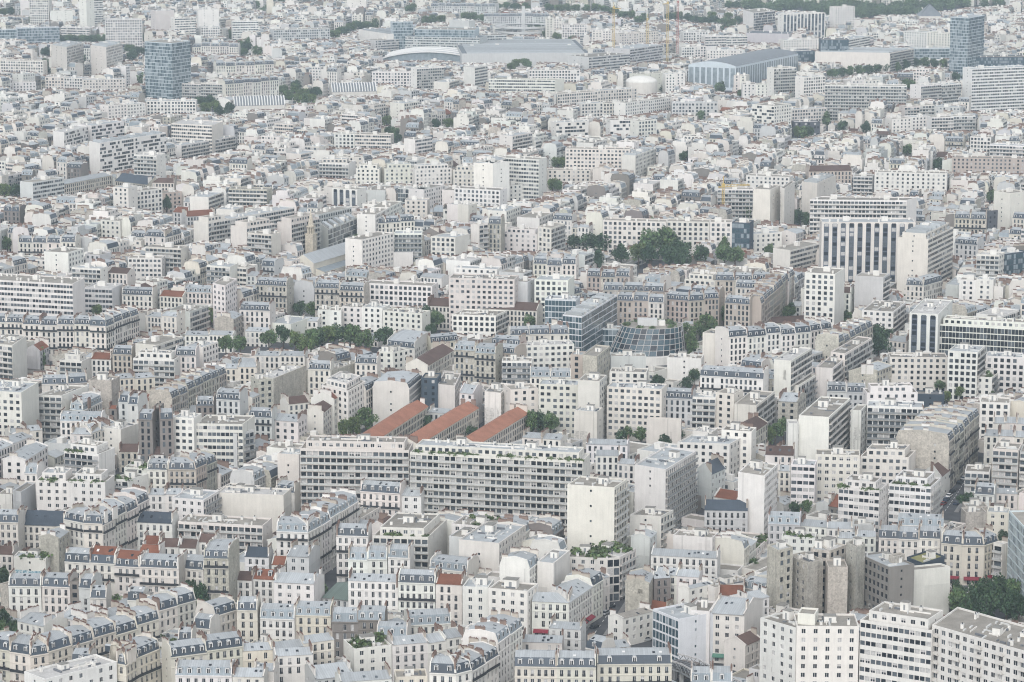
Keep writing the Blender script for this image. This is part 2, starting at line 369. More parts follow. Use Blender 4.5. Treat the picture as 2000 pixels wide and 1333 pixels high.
PLAN = """
M 17 10 n=4 r=tt b=1 v=9 : -155.8,959.3 -129.0,953.4 -115.1,950.9
M 15 10 n=1 c=c : -115.9,959.1 -107.2,956.5
M 22 17 n=1 c=s b=1 v=16 : -105.9,946.4 -97.3,945.3
G 16 - rd=1 c=s s=bp : -171.0,997.5 -163.7,995.4 -161.5,1006.8
F 10 - c=w s=ff garden=1 mural=1 lab=mural v=8 : -179.7,993.2 -167.6,990.0 -167.1,998.2
M 16 10 n=1 c=c : -191.9,1020.0 -182.3,1019.0
D 13 12 n=1 sky=1 : -182.7,1027.9 -166.4,1025.6
M 19 12 b=1 c=c v=13 : -164.2,1012.4 -156.1,1006.7 -149.1,1005.4 -136.7,1042.3
D 13 9 n=1 c=w sky=1 : -140.3,1031.8 -126.7,1029.4
F 13 12 s=l c=c : -124.9,1032.7 -92.7,1026.0
R 10 8 n=1 c=w : -135.6,1011.3 -129.4,1010.4
R 10 8 n=1 c=w : -135.2,998.6 -127.8,996.8
K 11 8 n=1 c=w : -128.3,1003.5 -121.3,1002.9
K 12 8 n=1 c=w : -120.4,997.9 -114.4,997.3
K 13 8 n=1 c=w : -114.2,1002.6 -107.8,1001.7
K 8 8 n=1 : -188.4,1004.3 -181.7,1003.4
M 15 9 c=w : -171.4,935.9 -160.2,935.1
F 17 5 s=c c=w n=1 : -165.0,936.8 -161.1,936.0
M 15 9 c=c : -160.0,935.6 -150.2,934.0
F 17 5 s=g c=k n=1 : -150.1,934.4 -147.2,933.9
M 15 9 c=g n=1 : -147.2,934.0 -142.6,932.7
M 14 8 n=1 c=c : -142.1,924.8 -136.5,924.3
M 14 8 n=1 c=w : -129.0,921.7 -123.8,920.9
M 15 10 n=2 c=c : -116.6,906.1 -105.7,918.5
M 17 11 b=1 c=y v=8 : -163.0,854.7 -149.3,848.1 -144.1,851.2 -114.2,887.3
G 16 11 c=w : -160.6,890.7 -151.0,884.1
G 16 10 c=w : -147.9,895.9 -138.5,888.5
G 16 10 c=w : -137.2,888.5 -125.8,899.7
M 18 10 c=y b=1 : -121.2,837.3 -117.9,835.5 -115.3,843.2 -109.6,853.0
M 18 9 n=2 c=y : -105.1,843.2 -84.0,853.4
M 16 9 n=1 c=w : -135.9,844.4 -130.3,843.7
F 19 11 s=p c=w : -139.8,817.9 -120.8,836.0
Z 18 9 n=1 c=w : -101.6,825.1 -84.5,824.6
G 18 9 n=1 c=c : -84.3,824.2 -74.8,823.6
G 17 8 c=y : -84.0,853.6 -74.8,855.3 -56.1,864.3
K 11 8 n=1 c=w : -98.5,958.5 -90.6,957.4
M 16 9 n=1 c=c : -96.9,895.5 -90.5,903.4
M 18 9 n=1 c=y : -89.8,895.7 -83.1,895.4
M 15 8 n=1 : -103.0,886.1 -97.4,884.2
M 15 8 n=1 : -106.3,871.7 -101.8,871.3
F 12 8 s=b c=s n=1 : -176.8,949.9 -173.7,947.5
Z 19 12 b=1 c=w v=16 : -84.9,994.8 -73.4,993.0 -69.3,1003.0 -57.7,1038.3
M 18 9 n=1 c=w b=1 : -63.2,992.6 -51.7,991.3
F 18 - s=lf c=c a=1 garden=1 : -50.0,992.6 -30.1,990.2 -24.0,1015.9
Z 14 9 n=2 c=w : -58.0,974.8 -44.1,973.7
Z 15 9 n=1 c=w : -43.8,973.5 -36.1,972.4
Z 13 11 n=1 c=c : -29.0,966.4 -15.6,961.0
G 14 9 n=1 c=w v=10 : -56.4,946.8 -39.2,944.7
M 15 9 n=1 c=w b=1 v=11 : -38.9,940.5 -26.2,938.8
R 15 9 n=1 c=c v=13 : -26.0,938.8 -17.1,937.2
F 16 11 s=p c=w n=1 : -16.8,932.0 -8.1,930.4
F 17 - s=pp c=w works=1 : -8.0,926.3 5.2,922.1 8.9,932.0
G 13 - rd=0 c=w s=pb : -82.1,948.3 -68.2,946.0 -65.3,958.0
G 14 - rd=0 c=g s=pb : -80.0,979.1 -72.1,977.9 -69.0,991.6
R 9 8 n=1 c=w : -86.1,986.0 -81.0,985.3
D 10 8 n=1 c=w : -96.4,993.2 -87.6,992.1
R 11 9 n=1 c=w dm=2 : -90.6,959.9 -82.8,958.2
S 6 22 n=1 c=g lab=shed : -65.8,954.2 -56.6,950.1
Z 15 9 n=1 c=w : -82.4,896.8 -71.0,895.3
Z 16 9 n=1 c=y v=8 : -70.9,897.0 -59.1,895.9
Z 16 9 n=2 c=k v=11 : -58.6,890.7 -41.3,889.5
Z 13 8 n=1 c=c : -43.7,884.0 -33.8,882.5
Z 14 9 n=1 c=c : -33.9,891.9 -19.8,894.3
G 17 9 c=w n=3 v=13 : -37.6,860.2 -26.6,863.2 -15.4,869.3
F 17 11 s=p c=w garden=2 : -49.4,855.8 -37.8,860.2
M 17 11 c=w b=1 : -25.1,830.9 -17.1,829.6 -12.3,833.9 -4.0,850.8
Z 19 12 c=w v=14 : -4.4,856.0 3.3,876.1
G 17 8 c=w n=1 : -73.4,848.1 -61.8,850.3
G 12 14 n=1 c=g : -60.6,840.4 -49.0,845.1
G 17 8 n=1 c=c : -78.8,833.3 -72.5,832.6
F 15 8 s=p c=y n=1 : -35.5,832.9 -25.8,833.9
G 17 9 n=1 c=w : -51.6,821.7 -36.3,825.5
F 20 - s=bb c=w : 8.7,949.4 14.3,947.0 20.2,964.5
G 13 11 c=w n=2 shop=1 v=12 : 6.7,924.4 19.1,922.4 27.6,942.8
M 13 11 c=w n=1 v=13 : 27.7,942.8 31.5,951.0
G 12 8 c=w n=1 : 31.8,956.6 34.1,959.4
F 16 14 s=pcl c=c garden=2 v=15 : 19.8,970.4 33.5,968.7 37.9,970.1 44.2,981.7
G 16 - rd=1 c=g s=bp : 43.0,998.5 49.7,995.7 52.7,1004.9
F 20 - s=fl c=c : 43.3,1015.3 54.7,1013.0 59.7,1022.5
F 15 - s=bp c=w terrace=1 : 58.7,1005.1 72.7,1001.0 75.4,1008.8
G 12 9 n=1 c=w : 49.8,988.0 73.3,983.3
G 14 - rd=1 c=s s=bp v=11 : 38.9,944.7 46.9,942.4 49.3,956.0
G 13 8 n=1 c=k : 49.2,952.6 55.0,954.3
G 13 9 n=2 c=w : 49.8,959.6 64.9,955.9
G 12 - rd=1 c=w s=bp : 57.1,944.7 60.6,942.8 69.6,949.9
F 12 10 s=p c=c n=1 : 69.6,944.7 83.6,952.9
R 10 9 n=1 c=c : 70.7,942.4 79.8,941.6
G 10 - rd=1 c=w s=pp r=g v=10 : 32.1,916.6 36.9,913.5 47.5,922.7
F 17 14 s=c c=u n=1 lab=bluecorner v=15 : 46.2,901.0 53.9,888.8
G 15 9 c=w n=1 : 55.0,905.8 58.7,904.3
F 18 12 s=f c=w n=1 vault=1 : 58.3,896.0 64.4,894.5
G 17 - rd=0 c=c s=pb shop=1 v=17 : 64.7,896.6 75.7,894.0 83.2,911.4
G 15 9 c=w n=1 : 78.6,916.9 86.4,922.8
M 18 10 n=2 c=y b=1 v=6 : 0.8,834.2 13.7,833.4 25.6,832.9
M 18 10 n=1 c=y b=1 dm=3 : 26.0,836.1 48.9,836.9
M 11 8 n=1 c=c : 23.6,877.0 28.2,873.3
G 11 8 n=1 c=c : 3.3,883.7 16.1,882.4
G 12 8 n=1 c=g : 12.1,896.2 22.5,893.7
G 10 8 n=1 c=c : 28.8,879.2 38.3,882.0
K 9 8 n=1 c=c : 75.4,885.6 81.2,893.6
Z 17 9 n=2 c=c : 53.8,823.2 66.3,822.3
F 27 14 s=p c=w n=1 : 77.5,856.2 87.5,844.9
F 28 14 s=p c=w n=1 : 87.6,843.7 106.7,843.2
F 31 7 s=f c=w n=1 : 88.2,847.5 93.4,846.1
F 30 16 s=s c=w n=1 a=1 lab=stripoffice : 107.1,843.9 127.4,832.0
F 31 - s=pm c=w vents=1 lab=gravelslab : 138.7,854.6 127.9,834.9 151.9,806.4
F 20 - s=cb c=w : 129.8,941.0 132.6,936.4 150.1,942.7
F 29 - s=bg c=s : 86.8,937.7 89.9,930.2 95.3,935.3
F 24 - s=pb c=s : 94.6,942.9 99.9,932.2 105.9,937.2
F 23 10 s=b c=s n=1 : 106.9,931.0 113.6,931.0
F 26 9 s=g c=s : 102.3,943.9 108.4,941.2 115.2,949.1
F 29 - s=fb c=s : 114.1,941.1 116.7,934.3 120.4,939.9
F 24 10 s=g c=k : 119.1,944.0 127.0,927.0
F 26 - s=bb c=s : 128.1,936.0 129.4,933.1 133.6,936.8
F 19 - s=bb c=n green=1 lab=greenbox v=8 : 137.5,959.2 141.8,950.7 150.8,960.4
M 15 10 c=y b=0 cafe=1 v=14 : 154.6,993.0 161.8,990.5 169.5,989.8 175.7,996.3
M 14 10 n=3 c=c : 133.6,1004.8 155.3,1000.8
Z 15 9 n=1 c=w : 142.5,1019.7 158.9,1017.0
G 11 9 n=1 c=w : 108.0,1034.6 117.6,1031.5
G 11 9 n=1 c=w : 117.6,1030.5 127.0,1029.6
F 9 8 s=f c=g n=1 : 128.8,1044.3 136.8,1042.8
G 9 8 n=2 c=w : 121.1,1025.9 135.2,1024.8
Z 12 9 n=1 c=g : 95.8,1033.4 107.6,1031.4
F 9 9 s=p c=w n=1 garden=1 : 100.2,1025.9 112.5,1023.7
F 33 24 s=c c=x n=1 lab=clearglass : 174.3,969.6 176.2,935.8
F 16 - s=lb c=c : 172.8,989.9 175.6,987.6 178.6,990.6
F 12 9 s=p c=c n=1 : 180.7,1051.8 188.7,1049.8
F 12 8 s=b c=s n=1 : 172.5,1050.4 180.5,1051.0
F 27 - s=Pb c=w v=23 : -229.7,1207.7 -211.9,1202.8 -208.2,1225.5
F 20 - s=lf c=w : -209.7,1231.6 -198.9,1229.9 -190.6,1252.2
M 18 10 n=2 c=c : -213.4,1264.6 -202.0,1265.7 -193.4,1268.6
F 21 - s=bf c=s : -191.4,1259.7 -180.8,1258.0 -178.4,1268.5
G 14 9 n=2 c=y : -185.2,1297.3 -167.1,1305.1
M 18 11 c=s : -150.4,1230.9 -132.3,1293.1
M 19 10 n=2 c=g : -172.3,1218.8 -163.4,1216.0
M 24 11 n=1 c=k v=20 : -156.1,1161.9 -150.2,1160.9
F 27 9 s=g c=k n=1 : -151.5,1172.2 -148.5,1171.9
M 24 11 n=1 c=k v=20 : -147.2,1161.9 -141.6,1162.9
F 24 10 s=P c=w n=1 : -141.9,1166.4 -133.3,1164.4
F 21 - s=sb c=c : -133.5,1167.6 -113.0,1166.1 -109.5,1183.9
F 17 - s=bl c=g : -125.7,1169.3 -115.5,1165.8 -109.1,1173.8
M 14 10 n=1 c=w : -146.5,1113.0 -138.3,1112.1
M 17 12 c=o b=1 v=11 : -136.6,1100.7 -125.4,1099.8 -118.8,1116.4
F 15 - s=lb c=w a=1 garden=1 : -184.4,1142.5 -169.3,1136.1 -164.4,1148.4
F 15 13 s=p c=w a=1 garden=1 : -187.4,1090.3 -174.1,1089.0 -159.7,1086.8
G 13 - rd=1 c=w s=pp : -208.4,1134.6 -199.0,1133.2 -194.1,1160.1
G 14 9 c=w n=2 : -213.9,1142.1 -202.7,1173.8
Z 14 9 n=1 c=w : -195.8,1204.8 -177.7,1203.3
G 16 10 c=c : -185.7,1170.3 -176.9,1168.8 -167.9,1191.0
F 17 10 s=b c=c n=1 : -165.4,1174.3 -159.3,1186.4
K 9 9 n=1 c=s : -165.3,1167.1 -156.9,1166.6
K 9 9 n=1 c=w : -156.8,1161.8 -145.9,1161.8
F 9 10 s=p c=w n=1 garden=1 : -159.3,1138.3 -149.7,1136.5
F 13 - s=lf c=w garden=1 : -160.9,1101.7 -152.4,1099.5 -145.6,1109.6
G 13 9 n=2 c=w : -141.5,1076.4 -128.4,1076.0
F 17 - s=pl c=w : -129.5,1053.9 -117.1,1049.8 -112.6,1065.2
F 16 - s=bb c=c : -113.8,1065.8 -87.7,1061.6 -85.5,1072.5
F 24 - s=lb c=w : -247.9,1333.2 -237.4,1327.6 -235.0,1353.2
R 12 - rd=1 c=g s=bp : -240.0,1380.7 -232.6,1375.3 -230.1,1388.8
F 13 10 s=l c=w n=1 a=1 : -218.5,1348.1 -207.2,1344.9
R 12 9 n=1 c=w : -204.5,1355.8 -194.6,1354.2
M 15 9 n=1 c=o : -193.5,1352.4 -183.8,1350.5
F 17 11 s=l c=w n=1 a=1 : -180.7,1331.8 -160.7,1328.6
M 17 10 n=1 c=c : -161.4,1338.2 -151.4,1337.5
F 18 10 s=p c=w n=1 : -149.9,1354.9 -144.0,1370.0
M 21 11 n=1 c=g : -129.3,1217.4 -118.8,1214.7
M 17 10 n=1 c=k : -138.8,1222.0 -130.8,1222.0
G 13 9 n=2 c=y : -139.8,1330.6 -121.6,1329.0
R 14 4 n=1 c=k : -178.3,1230.7 -174.7,1230.1
Z 15 10 c=w n=2 : -194.5,1224.1 -188.2,1221.4 -182.7,1241.0
F 12 - s=bb c=g : -195.8,1085.6 -192.2,1083.5 -189.0,1098.0
F 10 8 s=b c=w n=1 : -202.4,1088.3 -196.5,1087.2
Z 14 9 n=1 c=w : -194.7,1106.3 -189.4,1105.4
G 12 9 n=2 c=c : -215.3,1190.8 -202.2,1196.4
F 30 14 s=l c=c a=1 n=1 lab=slab1 v=20 : -82.5,1081.1 -40.0,1077.5
F 30 14 s=l c=c a=1 n=1 garden=1 lab=slab2 v=21 : -39.5,1074.4 27.1,1059.1
F 22 12 s=f c=c n=1 : -93.6,1107.0 -84.9,1104.8
M 15 9 n=1 c=c b=1 : -58.7,1072.0 -43.2,1067.8
G 14 - rd=0 c=w s=pb : -43.2,1069.8 -35.1,1068.6 -32.1,1080.7
R 11 10 n=1 c=y barrack=1 lab=bar1 v=8 : -59.8,1172.4 -37.6,1249.5
R 11 10 n=1 c=y barrack=1 lab=bar2 v=8 : -39.5,1170.9 -14.9,1246.1
R 11 10 n=1 c=y barrack=1 lab=bar3 v=8 : -14.5,1171.1 7.4,1234.7
G 7 8 n=1 c=g : -37.8,1256.1 -25.9,1252.2
M 18 17 n=1 c=c v=14 : -46.3,1254.8 -41.6,1277.5
F 20 12 s=p c=n n=1 : -41.3,1269.6 -33.9,1268.7
F 17 - s=bp c=c : -33.8,1270.1 -25.9,1266.0 -23.8,1295.0
G 16 - rd=0 c=w s=pb : -23.7,1256.5 -17.3,1252.5 -13.4,1267.4
F 18 - s=bp c=w : -12.3,1248.5 -4.9,1245.1 -0.6,1266.3
F 21 - s=pp c=w a=1 : -85.4,1248.7 -72.6,1235.1 -66.1,1257.4
R 17 - rd=1 c=w s=fp b=1 : -89.5,1239.8 -79.0,1236.5 -74.1,1254.5
K 14 - rd=1 c=c s=fp b=1 : -90.4,1224.4 -82.9,1221.2 -78.9,1243.6
M 17 10 n=1 c=c : -65.9,1254.5 -59.7,1271.2
F 19 10 s=pb c=s : -115.4,1269.3 -108.9,1272.5 -96.3,1303.9
F 16 10 s=bb c=s : -96.6,1306.1 -85.6,1304.0 -73.6,1326.4
M 17 9 n=1 c=c b=1 : -74.3,1319.1 -63.7,1317.5
M 17 9 n=1 c=c : -95.5,1305.1 -84.8,1303.6
M 16 9 n=1 c=g b=1 : -114.1,1203.5 -103.8,1201.4
G 14 - rd=0 c=w s=pp : -104.1,1206.9 -92.6,1203.3 -89.4,1214.6
K 12 9 n=1 c=w : -100.5,1249.2 -91.1,1254.2
M 11 9 n=1 c=w : -93.2,1089.3 -85.3,1085.4
K 14 11 n=1 c=c : -40.2,1328.0 -28.5,1368.2
Z 22 12 n=2 c=s b=1 v=14 : -27.5,1323.5 -7.8,1317.1
M 20 12 n=1 c=o b=1 : -7.8,1331.4 1.2,1326.5
F 12 9 s=p c=w : -66.2,1375.3 -58.5,1373.3 -50.9,1380.7
G 14 9 n=2 c=c : -125.0,1356.6 -100.5,1353.7
F 21 12 s=p c=c n=1 : -0.6,1237.9 11.7,1241.3
F 24 12 s=P c=c n=1 v=20 : 11.8,1236.3 29.2,1233.7
F 28 - s=fp c=c : 29.0,1225.1 38.4,1222.3 42.1,1236.6
F 17 9 s=b c=c n=1 : 27.1,1213.1 37.0,1209.9
F 24 12 s=P c=c n=1 v=22 : 41.9,1230.6 65.8,1224.5
M 18 10 n=1 c=g : 66.9,1234.5 79.8,1231.7
M 20 13 n=1 c=w b=2 dm=6 : 86.0,1274.7 114.1,1266.4
F 19 11 s=l c=w n=1 : 79.0,1232.5 89.9,1230.3
F 21 11 s=p c=c n=1 : 90.1,1232.3 97.9,1228.4
F 18 - s=bl c=c : 97.6,1222.1 107.0,1218.1 117.7,1248.5
K 15 10 n=1 c=c : 102.3,1177.3 110.0,1196.6
F 18 - s=pp c=w : 68.2,1145.5 89.5,1141.9 96.5,1156.4
F 21 9 s=p c=w n=1 : 87.1,1155.6 99.3,1151.7
F 14 9 s=f c=c n=1 : 77.1,1184.8 84.9,1181.8
F 26 - s=fl c=w lab=scaffold v=22 : 47.4,1070.6 58.9,1062.0 72.7,1094.1
D 15 - rd=1 c=g s=bp : 74.0,1108.7 79.1,1099.9 85.5,1111.0
R 9 9 n=1 c=w : 79.5,1087.5 88.2,1081.8
D 10 9 n=1 c=g : 74.0,1062.2 90.5,1061.0
F 24 - s=bs c=w : 87.0,1066.2 96.7,1059.8 103.5,1080.0
G 11 9 n=1 c=w : 31.4,1172.9 48.7,1170.4
G 12 9 n=1 c=w : 34.5,1146.8 44.5,1146.4
G 10 8 n=1 c=w : 43.3,1141.4 50.5,1139.1
F 13 3 s=b c=c n=1 : 58.8,1214.7 73.7,1212.1
F 15 9 s=b c=g n=1 : 47.7,1347.2 64.6,1347.2
F 13 10 s=f c=w n=1 : 75.3,1354.9 91.7,1351.7
F 12 10 s=g c=w n=1 : 46.3,1325.0 63.8,1322.5
F 19 9 s=g c=o n=1 : 27.9,1331.1 33.6,1329.8
F 20 - s=bp c=s : 33.5,1324.3 40.3,1321.1 47.3,1347.7
Z 16 9 n=2 c=c : 8.3,1293.4 27.3,1292.8
F 19 10 s=l c=w n=1 : -4.8,1315.2 9.4,1314.5
G 11 9 n=2 c=c : 4.4,1187.7 20.7,1182.2
F 36 - s=fl c=c lab=tower v=30 : 19.9,996.2 36.7,991.5 41.8,1004.7
F 27 - s=bl c=w : 119.9,1277.3 127.4,1274.2 140.3,1306.0
F 15 - s=bl c=w : 125.3,1281.0 131.3,1276.6 141.7,1301.4
G 14 - rd=0 c=s s=pp : 119.1,1246.9 127.8,1245.2 133.1,1259.9
F 18 - s=bl c=w : 142.2,1304.7 149.7,1302.2 159.4,1329.8
F 21 - s=pl c=c : 151.4,1327.1 157.7,1322.3 175.5,1363.5
G 14 - rd=1 c=s s=fp : 158.6,1313.7 171.9,1315.0 180.8,1329.3
F 18 12 s=p c=c n=1 : 179.9,1329.8 207.3,1328.5
F 24 - s=gl c=w : 205.2,1314.7 218.6,1310.9 225.0,1327.6
F 20 12 s=g c=w n=1 : 224.4,1322.7 245.1,1317.0
F 12 - s=pl c=w garden=1 : 214.7,1313.3 225.6,1310.2 234.7,1331.9
M 8 9 n=2 c=g : 146.7,1298.1 164.4,1296.3
F 15 11 s=p c=w n=1 a=1 : 160.5,1260.2 183.7,1261.3
F 8 9 s=f c=n n=1 : 187.2,1291.0 200.3,1289.9
F 27 - s=bl c=w v=22 : 119.2,1156.1 131.4,1152.5 144.8,1191.4
F 24 8 s=b c=w n=1 : 114.7,1153.9 118.9,1153.9
F 24 - s=bp c=w : 143.8,1180.6 148.1,1180.3 152.1,1192.4
F 24 12 s=l c=w n=1 v=19 : 151.9,1189.7 175.4,1186.1
M 21 22 c=s b=1 v=20 : 178.2,1131.9 199.1,1185.5
Z 20 9 n=2 c=c : 166.1,1157.2 183.1,1159.2
Z 20 8 n=1 c=c : 174.8,1182.4 183.8,1181.9
F 18 12 s=g c=w n=1 : 206.1,1226.2 218.9,1223.5
F 21 14 s=l c=c n=1 : 194.1,1120.4 203.9,1117.4
F 20 14 s=l c=g n=1 : 204.9,1119.4 211.4,1117.6
F 12 12 s=l c=w n=1 : 182.9,1119.2 192.5,1117.0
F 20 - s=sp c=w a=1 garden=1 : 124.9,1058.7 139.7,1052.5 144.8,1065.2
F 20 - s=sl c=w a=1 garden=1 : 144.9,1063.9 160.3,1058.7 166.3,1073.6
F 21 10 s=P c=c n=1 : 121.5,1110.0 139.0,1108.2
F 17 - s=Pb c=c a=1 : 141.2,1124.0 160.4,1121.4 165.2,1134.9
F 20 10 s=s c=w n=1 : 110.4,1096.3 119.6,1094.5
K 15 10 n=1 c=c sky=1 : 103.7,1135.7 115.1,1133.8
G 14 9 n=1 c=c : 106.8,1110.7 111.6,1110.1
K 9 - rd=1 c=w s=bf : 168.6,1131.9 173.6,1120.7 179.4,1134.2
M 9 9 n=1 c=w : 182.5,1092.4 190.1,1090.2
G 8 8 n=1 c=c : 191.7,1097.7 200.3,1096.4
K 8 8 n=1 c=w : 184.3,1069.4 191.0,1067.7
F 8 8 s=b c=s n=1 : 176.4,1075.5 185.0,1075.5
G 15 10 n=3 c=c : 198.8,1169.1 217.0,1165.4
G 16 10 n=3 c=c : 206.2,1191.0 221.1,1188.4
F 30 - s=sb c=w vents=1 lab=ventslab v=24 : -280.1,1484.0 -230.0,1468.5 -226.8,1488.6
F 18 - s=sb c=g : -232.8,1528.3 -217.4,1524.8 -213.8,1541.9
M 19 12 c=c b=1 v=11 : -220.3,1408.6 -204.1,1405.6 -192.2,1443.1
M 19 11 c=c b=1 : -264.5,1416.2 -220.5,1409.1
F 18 - s=lb c=w : -256.8,1373.4 -244.8,1367.7 -240.5,1382.0
M 17 11 n=1 c=c : -142.5,1463.9 -126.3,1460.7
F 27 - s=pp c=w : -158.9,1489.3 -151.4,1480.7 -147.3,1503.2
G 15 - rd=1 c=s s=bp : -154.3,1451.2 -144.1,1448.1 -140.8,1462.3
F 16 - s=bl c=g : -181.0,1469.6 -168.3,1464.2 -160.8,1483.7
G 9 9 n=2 c=w : -168.1,1435.7 -143.0,1433.2
G 8 9 n=1 c=w : -138.5,1451.8 -126.0,1449.8
M 20 11 n=1 c=s b=1 : -139.5,1525.2 -122.1,1520.5
M 22 12 n=2 c=s b=1 : -105.6,1501.7 -79.0,1496.0
G 9 9 n=1 c=w : -111.1,1476.6 -102.4,1474.5
K 15 9 n=1 c=c : -230.2,1598.1 -218.3,1593.1
F 19 10 s=l c=w n=1 : -249.4,1591.3 -232.5,1586.2
M 13 9 n=1 c=c : -213.6,1534.9 -196.4,1531.5
R 12 9 n=1 c=c : -193.3,1537.3 -180.0,1532.7
Z 14 9 n=1 c=c : -179.9,1537.3 -164.2,1534.3
F 21 - s=lb c=w : -172.5,1586.5 -158.8,1580.2 -155.2,1594.2
G 14 9 n=2 c=c : -191.1,1465.8 -174.7,1457.8
F 21 12 s=g c=w n=1 : -80.1,1525.2 -43.2,1515.8
F 29 14 s=P c=c n=1 : -33.7,1494.7 1.3,1488.8
F 26 12 s=b c=g n=1 : 1.5,1501.1 8.3,1498.7
F 27 - s=gb c=w : 12.0,1500.9 29.9,1498.6 33.7,1513.9
K 13 12 n=1 c=c : -45.4,1500.3 13.2,1483.8
F 14 - s=gl c=w : -31.6,1467.4 -8.5,1463.7 -2.5,1479.8
F 24 12 s=c c=u n=1 : 17.1,1457.5 33.2,1454.2
F 25 - s=cc c=u lab=curtain v=22 : 25.5,1405.8 34.9,1400.2 54.9,1463.8
F 12 9 s=c c=u n=1 : 42.1,1438.2 55.4,1436.2
M 22 11 n=1 c=o b=1 : -9.7,1341.8 3.4,1337.2
M 20 11 n=3 c=c : -1.1,1374.2 28.2,1377.1
F 22 12 s=P c=w n=1 : 3.7,1337.2 29.9,1341.8
M 10 - rd=0 c=c s=pp : -62.7,1400.4 -48.5,1393.2 -41.2,1424.9
M 9 9 n=1 c=y : -40.9,1413.4 -27.4,1420.3
F 14 10 s=p c=w n=2 : -102.6,1480.9 -90.3,1480.9
F 15 11 s=p c=w n=2 : -90.5,1488.3 -68.5,1480.7
F 14 10 s=p c=w n=1 : -68.2,1479.8 -47.3,1470.1
M 20 11 c=o : 48.9,1507.8 81.3,1502.0
M 20 11 c=o : 55.5,1474.0 79.6,1468.5
M 20 10 c=o : 41.4,1555.2 65.0,1549.1
M 18 10 c=c : 12.0,1609.7 36.6,1605.2
F 20 10 s=p c=w : -32.6,1584.5 -8.3,1578.1
M 20 10 c=o : 81.1,1479.5 93.0,1474.0 109.4,1479.5
M 20 10 c=o : 95.2,1494.1 110.1,1488.5
M 20 10 c=o : 112.0,1543.1 151.8,1537.1
M 20 10 c=o : 121.0,1519.4 142.8,1513.6
M 21 10 c=o : 111.0,1462.8 123.7,1457.4
M 21 11 c=o : 130.0,1460.1 156.8,1558.3
F 33 - s=gb c=w v=25 : 155.1,1487.9 170.6,1482.1 177.8,1501.0
K 18 9 n=1 c=w : 174.4,1513.8 182.4,1510.9
F 27 - s=bl c=g : 184.7,1512.7 199.7,1509.1 204.7,1521.1
F 18 - s=pl c=w : 182.2,1458.3 197.9,1452.9 208.6,1483.3
F 27 - s=vf c=w : 198.7,1399.7 212.3,1394.6 225.8,1436.4
F 21 14 s=c c=w n=1 a=1 : 213.6,1401.1 256.5,1387.2
M 21 13 c=w : 105.5,1361.2 124.5,1370.7 147.4,1380.4 159.1,1390.2
F 21 12 s=b c=c n=1 : 93.9,1377.5 106.1,1371.7
M 21 12 c=s : 157.5,1347.1 179.9,1395.2
M 15 10 c=c n=2 : 218.2,1555.0 227.6,1551.4 240.7,1569.6
K 6 9 n=1 c=s : 136.6,1484.6 158.3,1492.1
F 18 10 s=p c=w n=2 : 248.1,1556.4 266.0,1550.3
F 27 - s=bk c=w : -357.3,2205.8 -347.6,2198.4 -335.3,2241.0
F 30 - s=bk c=w lab=cheq v=22 : -315.6,2112.7 -305.9,2101.2 -264.9,2169.4
F 27 12 s=k c=w n=1 : -333.2,2246.2 -311.5,2277.4
F 27 - s=bs c=g : -331.9,1905.0 -322.3,1899.4 -305.3,1925.7
G 10 12 n=1 c=y : -320.3,2019.2 -293.3,2069.4
D 14 14 n=1 c=s : -282.2,2008.3 -256.5,1986.9
K 15 10 n=1 c=c : -256.0,1990.9 -237.9,1989.0
F 33 14 s=l c=w n=1 : -268.1,2005.8 -251.3,1999.5
F 27 12 s=p c=w n=1 : -265.2,1876.5 -254.4,1872.0
F 21 12 s=g c=w n=1 : -257.0,1894.4 -237.2,1914.4
F 14 12 s=p c=o n=1 : -240.0,1941.7 -228.0,1951.0
R 8 11 n=1 c=g : -227.4,1891.9 -216.8,1887.6
R 8 11 n=1 c=g : -215.9,1870.7 -197.9,1879.1
F 24 12 s=l c=s : -189.7,1890.9 -163.6,1885.5
F 27 - s=bl c=c a=1 : -194.3,1718.9 -184.7,1713.5 -173.1,1728.8
F 27 - s=bl c=c a=1 : -169.9,1700.0 -159.4,1692.6 -144.2,1710.5
F 24 - s=lb c=c : -158.7,1690.8 -143.8,1683.5 -138.9,1692.3
F 27 - s=bl c=c a=1 : -143.0,1715.1 -133.7,1707.5 -118.5,1733.4
F 24 12 s=l c=w n=1 : -176.1,1747.3 -139.0,1801.0
F 21 - s=bc c=g : -119.1,1748.6 -112.6,1725.8 -97.6,1773.6
F 23 12 s=g c=g n=1 : -121.9,1774.0 -102.8,1808.1
F 24 12 s=v c=w n=1 : -120.8,1894.6 -103.5,1885.5
M 18 10 c=c b=1 : -297.5,1694.5 -261.9,1687.4
M 21 11 c=c b=1 : -221.5,1696.3 -208.7,1692.0 -200.9,1710.9
F 24 - s=fp c=w : -269.2,1617.4 -254.6,1612.8 -248.3,1630.3
F 18 10 s=P c=w n=1 : -223.2,1632.3 -203.3,1631.0
F 21 - s=lb c=w garden=1 : -140.2,2055.2 -118.5,2051.0 -114.2,2067.9
F 27 - s=sb c=c : -271.8,2261.7 -237.8,2246.2 -232.0,2277.4
F 15 10 s=l c=w n=1 : -258.6,2214.9 -222.7,2278.8
M 20 10 c=k n=2 : -326.9,1812.9 -315.8,1808.8
F 21 11 s=p c=c n=1 : -257.9,1765.7 -244.8,1760.3
F 22 11 s=l c=c n=1 : -215.0,1648.7 -193.2,1641.8
F 33 14 s=b c=w n=1 : -24.3,1970.6 -13.3,1954.5
F 33 14 s=ss c=w n=1 lab=zigzag v=26 : -13.2,1954.5 -4.1,1987.0 18.7,1976.7
F 27 12 s=P c=c n=1 : 39.4,2092.7 86.8,2087.1
F 24 - s=bp c=c : 80.7,2079.0 90.5,2073.6 107.8,2120.2
